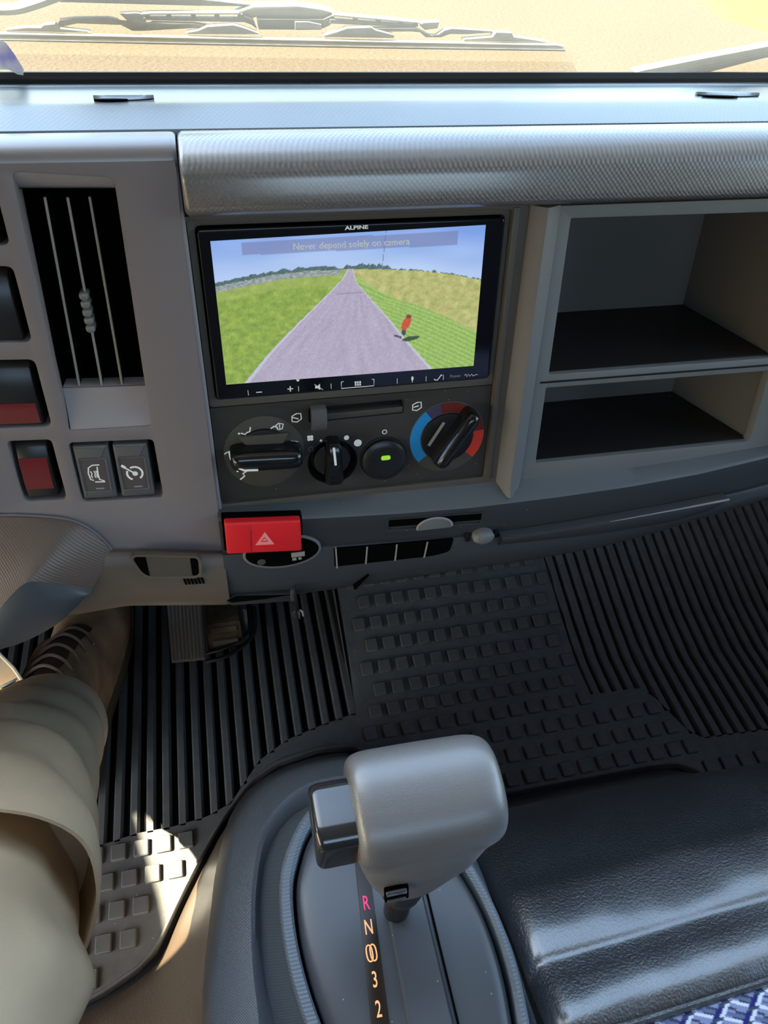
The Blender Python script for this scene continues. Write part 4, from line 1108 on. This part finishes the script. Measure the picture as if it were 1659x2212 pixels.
# ================================================================== accelerator pedal and bracket
ap = thing('accelerator_pedal', 'grey ribbed accelerator pedal hanging beside the brown boot', 'pedal', (-.092, .62, .05), 'w')
PM = Matrix.Translation((-.0925, .615, .060)) @ Matrix.Rotation(math.radians(-3), 4, 'Z') @ Matrix.Rotation(math.radians(45), 4, 'X')
m = MB(1); m.slab(rrect(-.0225, .0225, 0, .17, .002, 3), -.006, .001, .001); m.xf(PM); m.build('pedal_plate', 'pedal', ap)
for i in range(9):
    u = -.0196 + i * .0049
    m = MB(1); m.slab([(u - .0014, .004), (u + .0014, .004), (u + .0014, .168), (u - .0014, .168)], 0, .0028, .0008, 1); m.xf(PM); m.build('ridge', 'pedal', ap)
m = MB(1); m.tube([(-.09, .735, .17), (-.07, .80, .25), (-.07, .88, .30)], .008, 8); m.build('pedal_arm', 'black', ap)
br = thing('pedal_bracket', 'rusty brown bracket and black cable on the floor right of the pedal', 'bracket', (-.04, .70, .02), 'w')
m = MB(1); m.box(-.066, -.018, .665, .72, .012, .07, .004); m.build('bracket_box', 'dirt', br)
m = MB(1); m.box(-.060, -.024, .660, .666, .02, .035, .001); m.box(-.060, -.024, .663, .666, .05, .062, .001); m.build('bracket_flange', 'stack', br)
m = MB(1); m.tube(catmull([(-.072, .640, .018), (-.045, .642, .020), (-.018, .655, .022), (.0, .675, .026), (.004, .71, .04)], 5), .0034, 6); m.tube(catmull([(-.072, .652, .02), (-.045, .654, .024), (-.02, .664, .026), (-.004, .682, .03), (-.004, .71, .04)], 5), .0026, 6); m.build('cable', 'black', br)
m = MB(1); m.tube([(-.010, .690, .02), (-.010, .694, .055)], .003, 8); m.build('bolt', 'vane', br)

# ================================================================== engine hump between mat and console
HB = [(-.62, .20), (-.30, .225), (-.234, .231), (-.197, .241), (-.163, .256), (-.140, .274), (-.114, .322), (-.085, .370), (-.061, .405), (-.023, .447), (.013, .468), (.069, .477), (.113, .472), (.150, .441), (.188, .412), (.24, .388), (.297, .372), (.402, .372), (.504, .372), (.545, .368), (.57, .351), (.583, .330), (.648, .305), (.95, .25)]
HT = [(-.34, -.06), (-.20, -.03), (-.14, .01), (-.105, .05), (-.082, .09), (-.068, .13), (-.058, .17), (-.048, .21), (-.036, .245), (-.020, .275), (.0, .292), (.03, .30), (.06, .30), (.09, .29), (.12, .265), (.16, .235), (.22, .225), (.30, .225), (.36, .215), (.42, .20), (.48, .195), (.56, .19), (.66, .19), (.95, .19)]
m = MB(1); a = catmull([(p[0], p[1], 0) for p in HB], 4); b = catmull([(p[0], p[1], 0) for p in HT], 4); rows = []
for i in range(15):
    t = i / 14
    row = []
    for j, (p, q) in enumerate(zip(a, b)):
        w = 1 - (1 - t) ** 1.25
        zt = .302
        row.append((p.x + (q.x - p.x) * w, p.y + (q.y - p.y) * w, -.004 + (zt) * (t ** .85) + .010 * noise.noise((p.x * 9, t * 3, 1)) * math.sin(math.pi * t)))
    rows.append(row)
m.grid(rows)
hump = m.build('engine_hump', 'hump', None, 'w'); tag(hump, 'grained vinyl engine hump cover between the floor mat and the shifter console', 'hump cover')

# ================================================================== shifter console
cn = thing('shifter_console', 'grey automatic gear console with ridged base, oval ring and letter strip', 'gear console', (.045, .1, .36), 'w')
CC = Vector((.055, .10))
def polar(pts, n=112):
    P = catmull([(p[0], p[1], 0) for p in pts], 10, True)
    A = sorted((math.atan2(p.y - CC.y, p.x - CC.x), (p.xy - CC).length) for p in P)
    A = [(A[-1][0] - 2 * math.pi, A[-1][1])] + A + [(A[0][0] + 2 * math.pi, A[0][1])]
    out = []
    for i in range(n):
        t = -math.pi + 2 * math.pi * i / n; r = lerp_tab(A, t)
        out.append((CC.x + r * math.cos(t), CC.y + r * math.sin(t)))
    return out
def ring(pts, z): return [(x, y, z) for x, y in polar(pts)]
rear = -.10
q0 = [(-.066, rear), (-.064, .02), (-.062, .136), (-.053, .2), (-.046, .234), (-.033, .268), (-.010, .290), (.03, .300), (.08, .295), (.118, .265), (.132, .22), (.134, .15), (.135, .05), (.135, rear)]
q1 = [(-.052, rear), (-.050, .03), (-.049, .107), (-.046, .132), (-.041, .157), (-.036, .183), (-.028, .211), (-.010, .236), (.02, .249), (.07, .247), (.108, .226), (.125, .18), (.131, .13), (.133, .08), (.133, rear)]
q1b = [(-.049, rear), (-.047, .03), (-.046, .107), (-.043, .132), (-.038, .157), (-.033, .182), (-.025, .208), (-.008, .232), (.021, .2445), (.069, .2425), (.105, .223), (.123, .18), (.129, .13), (.131, .08), (.131, rear)]
q2 = [(-.022, rear), (-.021, .02), (-.021, .098), (-.022, .124), (-.021, .149), (-.018, .174), (-.010, .202), (.005, .221), (.03, .232), (.068, .229), (.099, .21), (.119, .17), (.129, .12), (.131, .08), (.131, rear)]
q3 = [(.012, .02), (-.001, .07), (-.006, .095), (-.010, .128), (-.009, .161), (-.003, .19), (.013, .213), (.036, .2215), (.068, .218), (.097, .2), (.116, .165), (.126, .12), (.127, .08), (.120, .03), (.09, -.005), (.045, -.005)]
q4 = [(.022, .03), (.008, .07), (.004, .089), (-.001, .113), (-.003, .137), (-.002, .159), (.003, .177), (.016, .198), (.035, .211), (.067, .208), (.094, .19), (.113, .16), (.123, .12), (.124, .08), (.115, .04), (.085, .006), (.048, .006)]
q5 = [(.031, .036), (.018, .07), (.0125, .087), (.0075, .109), (.0048, .133), (.0056, .158), (.0105, .174), (.0190, .190), (.034, .2015), (.065, .199), (.089, .183), (.107, .157), (.1175, .12), (.118, .08), (.109, .045), (.082, .015), (.052, .015)]
q6 = [(.034, .039), (.021, .07), (.0155, .087), (.0105, .109), (.0078, .133), (.0086, .157), (.0130, .172), (.0210, .187), (.035, .1975), (.0645, .195), (.087, .180), (.104, .155), (.114, .12), (.1145, .08), (.106, .047), (.081, .019), (.053, .019)]
q6 = [((a[0] * .62 + b[0] * .38), (a[1] * .62 + b[1] * .38)) for a, b in zip(q6, q5)]
q3 = [(CC.x + (x - CC.x) * 1.10 if x < CC.x else x, y) for x, y in q3]
def shrink(q, k): return [(CC.x + (x - CC.x) * k, CC.y + (y - CC.y) * k) for x, y in q]
m = MB(1)
m.loft([ring(q0, .301), ring(q0, .345), ring(q1, .438), ring(q1b, .4425), ring(q2, .4515), ring(shrink(q2, .97), .4500), ring(q3, .442), ring(shrink(q4, 1.015), .462), ring(q4, .466)], cap0=False, cap1=False)
m.build('console_base', 'conbase', cn)
m = MB(1)
m.loft([ring(q4, .446), ring(q4, .4725), ring(shrink(q4, .975), .4745), ring(shrink(q5, 1.03), .4745), ring(q5, .4725), ring(q5, .455)], cap0=False, cap1=False)
m.build('oval_ring', 'conring', cn)
m = MB(1)
m.loft([ring(q6, .452), ring(q6, .4665), ring(shrink(q6, .985), .4690), ring(shrink(q6, .95), .4705), ring(shrink(q6, .86), .4718), ring(shrink(q6, .70), .4728), ring(shrink(q6, .4), .4735), ring(shrink(q6, .05), .4738)], cap0=False)
m.build('shift_plate', 'plate', cn)
m = MB(1); m.loft([ring(q5, .459), ring(q6, .459)], cap0=False, cap1=False); m.build('ring_groove', 'void', cn)
STM = Matrix.Translation((0, 0, 0))
m = MB(1); m.slab([(.0350, .042), (.0455, .042), (.0535, .172), (.0455, .172)], .470, .4745, .0004); strip = m.build('indicator_strip', 'strip', cn)
for ch, x, y, mt in (('P', .0478, .156, 'orange'), ('R', .0470, .1415, 'pink'), ('N', .0460, .1285, 'orange'), ('D', .0450, .1155, 'orange'), ('3', .0442, .1020, 'orange'), ('2', .0434, .0880, 'orange'), ('L', .0425, .0740, 'orange')):
    if ch in 'PL': continue                      # hidden by the grip, or outside the frame
    if ch == 'D':
        m = MB(1)
        for dx in (-.0011, .0011): m.stroke([(x + dx + .0017 * math.cos(a), y + .0042 * math.copysign(abs(math.sin(a)) ** .7, math.sin(a))) for a in [2 * math.pi * i / 20 for i in range(20)]], .0008, .4747, .0001, closed=True)
        m.build('gear_letter', mt, strip)
    else:
        text(ch, x * 1000, y * 1000, 474.8, 11.2, mt, strip, 'gear_letter', rot=-.055, sx=.60, bold=.10)
m = MB(1); m.loft([[(.0555, .035, .4715), (.0590, .035, .4765), (.0805, .035, .4765), (.0835, .035, .4715)], [(.0565, .20, .4700), (.0600, .20, .4750), (.0800, .20, .4750), (.0830, .20, .4700)]]); m.build('slot_cover', 'plate', cn)
m = MB(1); m.slab([(.0838, .035), (.0847, .035), (.0842, .195), (.0832, .195)], .468, .4752); m.build('slot_gap', 'void', cn)

# ================================================================== gear selector
gs = thing('gear_selector', 'grey grained T-shaped gear selector grip standing on the console', 'gear selector', (.066, .135, .47), 'w')
m = MB(1)
GC = Vector((.0705, .1445, .600))
rings = []
for x, k in ((-.0355, .80), (-.0350, .88), (-.0335, .945), (-.0305, .985), (-.026, 1), (0, 1.0), (.024, .985), (.030, .95), (.0338, .88), (.0358, .78), (.0366, .66)):
    r = []
    for i in range(28):
        a = 2 * math.pi * i / 28; ca_, sa = math.cos(a), math.sin(a)
        yy = .0268 * k * math.copysign(abs(ca_) ** .86, ca_); zz = .0235 * k * math.copysign(abs(sa) ** .86, sa)
        t = .25
        r.append(GC + Vector((x, yy * math.cos(t) - zz * math.sin(t), yy * math.sin(t) + zz * math.cos(t))))
    rings.append(r)
m.loft(rings)
rings = []
for z, x0, x1, y0, y1 in ((.604, .0358, .1045, .1185, .166), (.590, .0354, .1035, .1158, .164), (.575, .0366, .0985, .1150, .160), (.561, .0402, .0890, .1162, .154), (.547, .0455, .0815, .1178, .149), (.534, .0500, .0768, .1210, .146)):
    c = [((x0 + x1) / 2 + (x1 - x0) / 2 * math.copysign(abs(math.cos(a)) ** .62, math.cos(a)), (y0 + y1) / 2 + (y1 - y0) / 2 * math.copysign(abs(math.sin(a)) ** .62, math.sin(a)), z) for a in [2 * math.pi * i / 28 for i in range(28)]]
    rings.append(c)
m.loft(list(reversed(rings)))
grip = m.build('grip', 'grip', gs)
rm = grip.modifiers.new('merge', 'REMESH'); rm.mode = 'VOXEL'; rm.voxel_size = .0014; rm.use_smooth_shade = True
sm_ = grip.modifiers.new('soften', 'SMOOTH'); sm_.factor = .5; sm_.iterations = 45
m = MB(1)
m.loft([[(.0638 + r * math.cos(a), y + r * math.sin(a), z) for a in [2 * math.pi * i / 24 for i in range(24)]] for z, r, y in ((.470, .0075, .135), (.508, .0078, .1345), (.512, .0115, .1345), (.520, .0125, .1345), (.545, .0130, .1345))])
m.build('stem', 'softblack', gs)
m = MB(1)
bq = [( .1445 + yy, .600 + zz) for yy, zz in rquad([(-.0185, -.0150), (.0135, -.0150), (.0135, .0095), (.0085, .0140), (-.0125, .0140), (-.0185, .0095)], .003, 3)]
m.loft([[(x, GC.y + (y - GC.y) * k, GC.z + (z - GC.z) * k) for y, z in bq] for x, k in ((.042, 1), (.0205, 1.0), (.0185, .97), (.0170, .90), (.0165, .80))])
m.build('release_button', 'button', gs)
m = MB(1); m.slab(rrect(-.0050, .0050, -.0014, .0014, .0005, 2), 0, .0020, .0006); m.slab(rrect(-.0046, .0046, -.0056, -.0040, .0006, 2), 0, .0016, .0005)
m.xf(Matrix.Translation((.0518, .1142, .5765)) @ Matrix.Rotation(math.radians(68), 4, 'X')); la = m.build('silver_latch', 'silver', gs)
m = MB(1); m.slab(rrect(-.0056, .0060, -.0060, .0022, .0008, 2), -.001, .0008, .0002); m.xf(Matrix.Translation((.0518, .1142, .5765)) @ Matrix.Rotation(math.radians(68), 4, 'X')); m.build('latch_well', 'void', gs)

# ================================================================== middle seat cushion
sc_ = thing('seat_cushion', 'glossy black vinyl middle seat front with blue patterned cloth behind its seam', 'seat', (.35, .05, .3), 'w')
PROF = [(.205, .303), (.214, .32), (.2185, .345), (.2190, .372), (.2120, .3900), (.1950, .4060), (.1720, .4215), (.1500, .4350), (.1380, .4425), (.1250, .4480), (.1120, .4526), (.1020, .4553), (.0960, .4560), (.0900, .4588), (.0820, .4632), (.0740, .4662), (.0660, .4676), (.0585, .4668), (.0540, .4648)]
P3 = catmull([(0, a, b) for a, b in PROF], 6)
m = MB(1); rows = []
xs = [.1345 + .0075 * i for i in range(75)]
for k, p in enumerate(P3):
    row = []
    for x in xs:
        e = max(0, 1 - (x - .1345) / .012)
        drop = .008 * e ** 2.2
        back = .020 * sstep(.315, .352, x) + .010 * sstep(.35, .46, x)
        top = min(1, k / 30)
        wob = .0022 * noise.noise((x * 16, p.y * 20, 0)) + .0012 * noise.noise((x * 45, p.y * 30, 5))
        skew = (.006 * sstep(.14, .34, x)) * (1 if p.z > .40 else 0)
        row.append((x, p.y - back * (1 - top) + skew - .010 * e ** 2, p.z - drop - .012 * sstep(.318, .36, x) * (1 - top) + wob))
    rows.append(row)
m.grid(rows); m.build('vinyl_front', 'vinyl', sc_, smooth=60)
m = MB(1); m.tube([(x, .0545 + .006 * sstep(.14, .34, x) - .010 * max(0, 1 - (x - .1345) / .012) ** 2,   .4670 - .008 * max(0, 1 - (x - .1345) / .012) ** 2.2 + .0022 * noise.noise((x * 16, .054 * 20, 0)) + .0012 * noise.noise((x * 45, .054 * 30, 5))) for x in xs], .0022, 8); m.build('seam_piping', 'vinyl', sc_)
# woven cloth: cube-like motif in navy, lilac and white
WA, WB = (-.0086, -.0062), (-.0232, -.0001)
def weave(x, y):
    # lattice of the weave: one step across (BX_, BY_), one step towards the seat back (AX_, AY_)
    det = WB[0] * WA[1] - WB[1] * WA[0]
    g = -(x * WA[1] - y * WA[0]) / det; f = (WB[0] * y - WB[1] * x) / det
    g -= math.floor(g); k = math.floor(f); f -= k
    navy, lilac, white, slate = S(40, 42, 104), S(132, 138, 172), S(206, 211, 226), S(62, 72, 90)
    if g < .20: return navy if .04 < f < .80 else slate
    if g < .34: return white if f < .76 else slate
    q = f - .85 - (g - .30) * 1.1
    q -= math.floor(q)
    if q < .09 or q > .91: return white
    if .60 < q < .80: return S(96, 104, 138)
    if q <= .30: return lilac
    return slate if (g > .62) == (q > .45) else lilac
NXF, NYF = 520, 210
vs, cols = [], []
bz = Vector(BASE['seat_cushion'])
for j in range(NYF + 1):
    for i in range(NXF + 1):
        x = .1345 + .40 * i / NXF; y = .0565 - .15 * j / NYF
        e = max(0, 1 - (x - .1345) / .012)
        sk = .006 * sstep(.14, .34, x)
        z = .4658 + .006 * math.sin(min(1, j / NYF * 3) * math.pi / 2) - .008 * e ** 2.2 + .0022 * noise.noise((x * 16, y * 20, 0)) * 1.0
        vs.append(Vector((x, y + sk, z)) - bz); cols.append(weave(x, y))
fs = [(j * (NXF + 1) + i, (j + 1) * (NXF + 1) + i, (j + 1) * (NXF + 1) + i + 1, j * (NXF + 1) + i + 1) for j in range(NYF) for i in range(NXF)]
me = bpy.data.meshes.new('cloth_panel'); me.from_pydata(vs, [], fs)
ca = me.color_attributes.new('print', 'FLOAT_COLOR', 'POINT'); ca.data.foreach_set('color', [x for q in cols for x in q])
me.materials.append(M['fabric']); me.polygons.foreach_set('use_smooth', [True] * len(me.polygons))
o = bpy.data.objects.new('cloth_panel', me); C.objects.link(o); o.parent = sc_; o['label'] = 'blue and white patterned cloth'

# ================================================================== driver's right leg and boot
pr = thing('person', 'driver shown as one leg in khaki trousers and a brown laced boot', 'person', (-.24, .55, 0), 'w')
CL = [(-.236, .478, .165, .060), (-.235, .43, .215, .067), (-.231, .37, .275, .074), (-.224, .31, .335, .080), (-.214, .255, .385, .086), (-.206, .20, .42, .089), (-.210, .14, .435, .091), (-.224, .06, .44, .094), (-.232, -.05, .445, .1), (-.25, -.2, .45, .105)]
P = catmull([Vector(c) for c in CL], 12)
m = MB(1); NS = 72; KF = 60                             # KF: where the cloth folds below the knee
def leg_ring(k, fn):
    p = P[k]; c = p.to_3d(); a = P[max(0, k - 1)]; b = P[min(len(P) - 1, k + 1)]
    t = (b.to_3d() - a.to_3d()).normalized()
    side = Vector((1, 0, 0)); side = (side - t * side.dot(t)).normalized(); up = t.cross(side).normalized()
    if up.z < 0: up = -up
    s = k / (len(P) - 1); out = []
    for i in range(NS):
        th = 2 * math.pi * i / NS; ca_, sa = math.cos(th), math.sin(th)
        rr = p[3] * (1 + .030 * noise.noise((s * 9, ca_ * 1.1, sa * 1.1)))
        out.append(c + (side * ca_ + up * sa) * (rr + fn(s, th, ca_, sa)))
    return out
def f_shin(s, th, ca_, sa):
    d = .0030 * math.sin(s * 46 + 2.2 * ca_ + 1.4 * noise.noise((s * 6, ca_, sa))) * sstep(0, .06, s) * (1 - sstep(.42, .54, s))
    d += .0022 * math.sin(s * 70 - 3.0 * ca_ + 2 * noise.noise((s * 5, ca_ * 2, sa))) * sstep(.2, .4, s) * (1 - sstep(.46, .54, s))
    if s < .04: d += .003 * (1 - s / .04)
    lip = sstep(.44, .545, s)
    return d + lip * (.004 + .007 * noise.noise((ca_ * 1.4 + 3, sa * 1.4, 2))) - .003 * sstep(.2, .545, s) * max(0, ca_) ** 4
def f_in(s, th, ca_, sa): return f_shin(s, th, ca_, sa) - .0026
def wt(ca_, sa): return sstep(.30, .95, ca_ * .80 + sa * .60)
def f_thigh(s, th, ca_, sa):
    gap = wt(ca_, sa)
    d = -(.008 + .021 * gap) * (1 - sstep(.552, .552 + .04 + .075 * gap, s))
    d += (.0042 * math.sin(s * 38 + 4 * ca_ + 2 * noise.noise((s * 7, ca_, sa * 2))) + .006 * noise.noise((s * 14, ca_ * 1.6, sa * 1.6))) * sstep(.58, .66, s)
    return d
rings = [leg_ring(k, f_shin) for k in range(KF + 1)]
rings += [leg_ring(k, f_in) for k in (KF, KF - 2, KF - 5, KF - 9)]
rings += [leg_ring(k, f_thigh) for k in range(KF - 9, len(P))]
inner = [[Vector(CL[0][:3]) + (p - Vector(CL[0][:3])) * .94 for p in rings[0]], [Vector(CL[1][:3]) + (p - Vector(CL[0][:3])) * .90 for p in rings[0]]]
m.loft([inner[1], inner[0]] + rings, cap0=False)
trouser_rings = rings
tr = m.build('trousers', 'trouser', pr, smooth=70)
def on_leg(k, th, out=0.0):
    c = P[k]; p = rings[k if k <= KF else k + 14][int(round(th / (2 * math.pi) * NS)) % NS]
    cc = Vector((c[0], c[1], c[2])); return p + (p - cc).normalized() * out
m = MB(1); fl = [(-.252, .512, .204), (-.268, .538, .207), (-.287, .562, .207), (-.33, .61, .20)]; fb = [(-.262, .490, .188), (-.280, .495, .186), (-.305, .50, .180), (-.345, .52, .17)]
m.grid([fl, [((a[0] + b[0]) / 2, (a[1] + b[1]) / 2, (a[2] + b[2]) / 2 + .006) for a, b in zip(fl, fb)], fb, [(p[0], p[1] - .004, p[2] - .02) for p in fb]]); m.build('hem_flap', 'trouser', tr)
m = MB(1); m.tube(fl, .0020, 6); m.build('hem_cord', 'stitch', tr)
# eyelet with a dark opening in the hem
ek = on_leg(8, math.radians(110), .0022); en = (ek - Vector(P[8][:3])).normalized()
em = Matrix.Translation(ek) @ en.to_track_quat('Z', 'Y').to_matrix().to_4x4()
m = MB(1); m.slab(circle(0, 0, .0075, 20, .0042), -.002, .0006, .0002); m.xf(em); m.build('eyelet_hole', 'void', tr)
m = MB(1); m.tube([em @ Vector((.0085 * math.cos(a), .0052 * math.sin(a), 0)) for a in [2 * math.pi * i / 20 for i in range(21)]], .0012, 6); m.build('eyelet_rim', 'stitch', tr)

# boot: outlines stacked from sole to ankle
BX = lambda y: -.2405 + .10 * max(0, y - .54)
def foot(y0, y1, w_heel, w_ball, n=40, sharp=.55):
    L = y1 - y0; pts = []
    for i in range(n):
        a = 2 * math.pi * i / n
        sy = math.sin(a); t = .5 + .5 * math.copysign(abs(sy) ** .85, sy); y = y0 + L * t
        w = w_heel + (w_ball - w_heel) * sstep(.25, .72, t)
        ca_ = math.cos(a)
        pts.append((BX(y) + w * math.copysign(abs(ca_) ** sharp, ca_), y))
    return pts
m = MB(1); m.loft([[(x, y, z) for x, y in foot(.458 - d, .802 + d, .037 + d, .052 + d)] for z, d in ((.0095, -.004), (.014, 0), (.026, .001), (.034, 0), (.036, -.003))])
m.build('sole', 'sole', pr)
m = MB(1); rings = []
for z, y0, y1, wh, wb in ((.030, .464, .796, .034, .0495), (.045, .462, .798, .035, .0515), (.060, .462, .794, .0355, .0510), (.072, .464, .780, .0355, .0490), (.082, .464, .750, .0355, .0455), (.092, .464, .715, .0355, .0415), (.104, .464, .680, .036, .039), (.117, .462, .650, .037, .039)):
    rings.append([(x + .0016 * noise.noise((x * 40, y * 40, z * 30)), y, z + .002 * noise.noise((x * 30, y * 30, 2))) for x, y in foot(y0, y1, wh, wb, 56, .62)])
for yc, zc, tl, h in ((.545, .128, 15, .078), (.525, .140, 28, .064), (.506, .152, 38, .055), (.486, .168, 45, .049), (.45, .202, 45, .047)):
    tl = math.radians(tl); r_ = []
    for x, y in foot(-h, h, .039, .041, 56, .62):
        r_.append((x - BX(y) - .2385, yc + y * math.cos(tl), zc + y * math.sin(tl)))
    rings.append(r_)
m.loft(rings, cap0=False); m.build('boot_upper', 'boot', pr, smooth=70)
VZ = [(.500, .215), (.520, .203), (.549, .1870), (.5815, .170), (.620, .148), (.648, .121), (.680, .104), (.715, .092), (.750, .082), (.78, .072)]
def vamp(dx, y, up=.004):
    z = lerp_tab(VZ, y) + up; return (BX(y) + dx, y - .9 * dx * dx / .04, z - 7.0 * dx * dx)
m = MB(1); rows = []
for y in [.520 + .014 * i for i in range(11)]: rows.append([vamp(d, y, .0035) for d in (-.020, -.012, -.004, .004, .012, .020)])
m.grid(rows); m.build('tongue', 'bootdark', pr)
for k, y in enumerate((.540, .562, .586, .611, .638)):
    m = MB(1); m.tube(catmull([vamp(-.030 + .0, y - .004, .003), vamp(-.018, y, .007), vamp(0, y + .002, .008), vamp(.018, y, .007), vamp(.030, y - .006, .003)], 5), .0021, 6); m.build('lace', 'lace', pr)
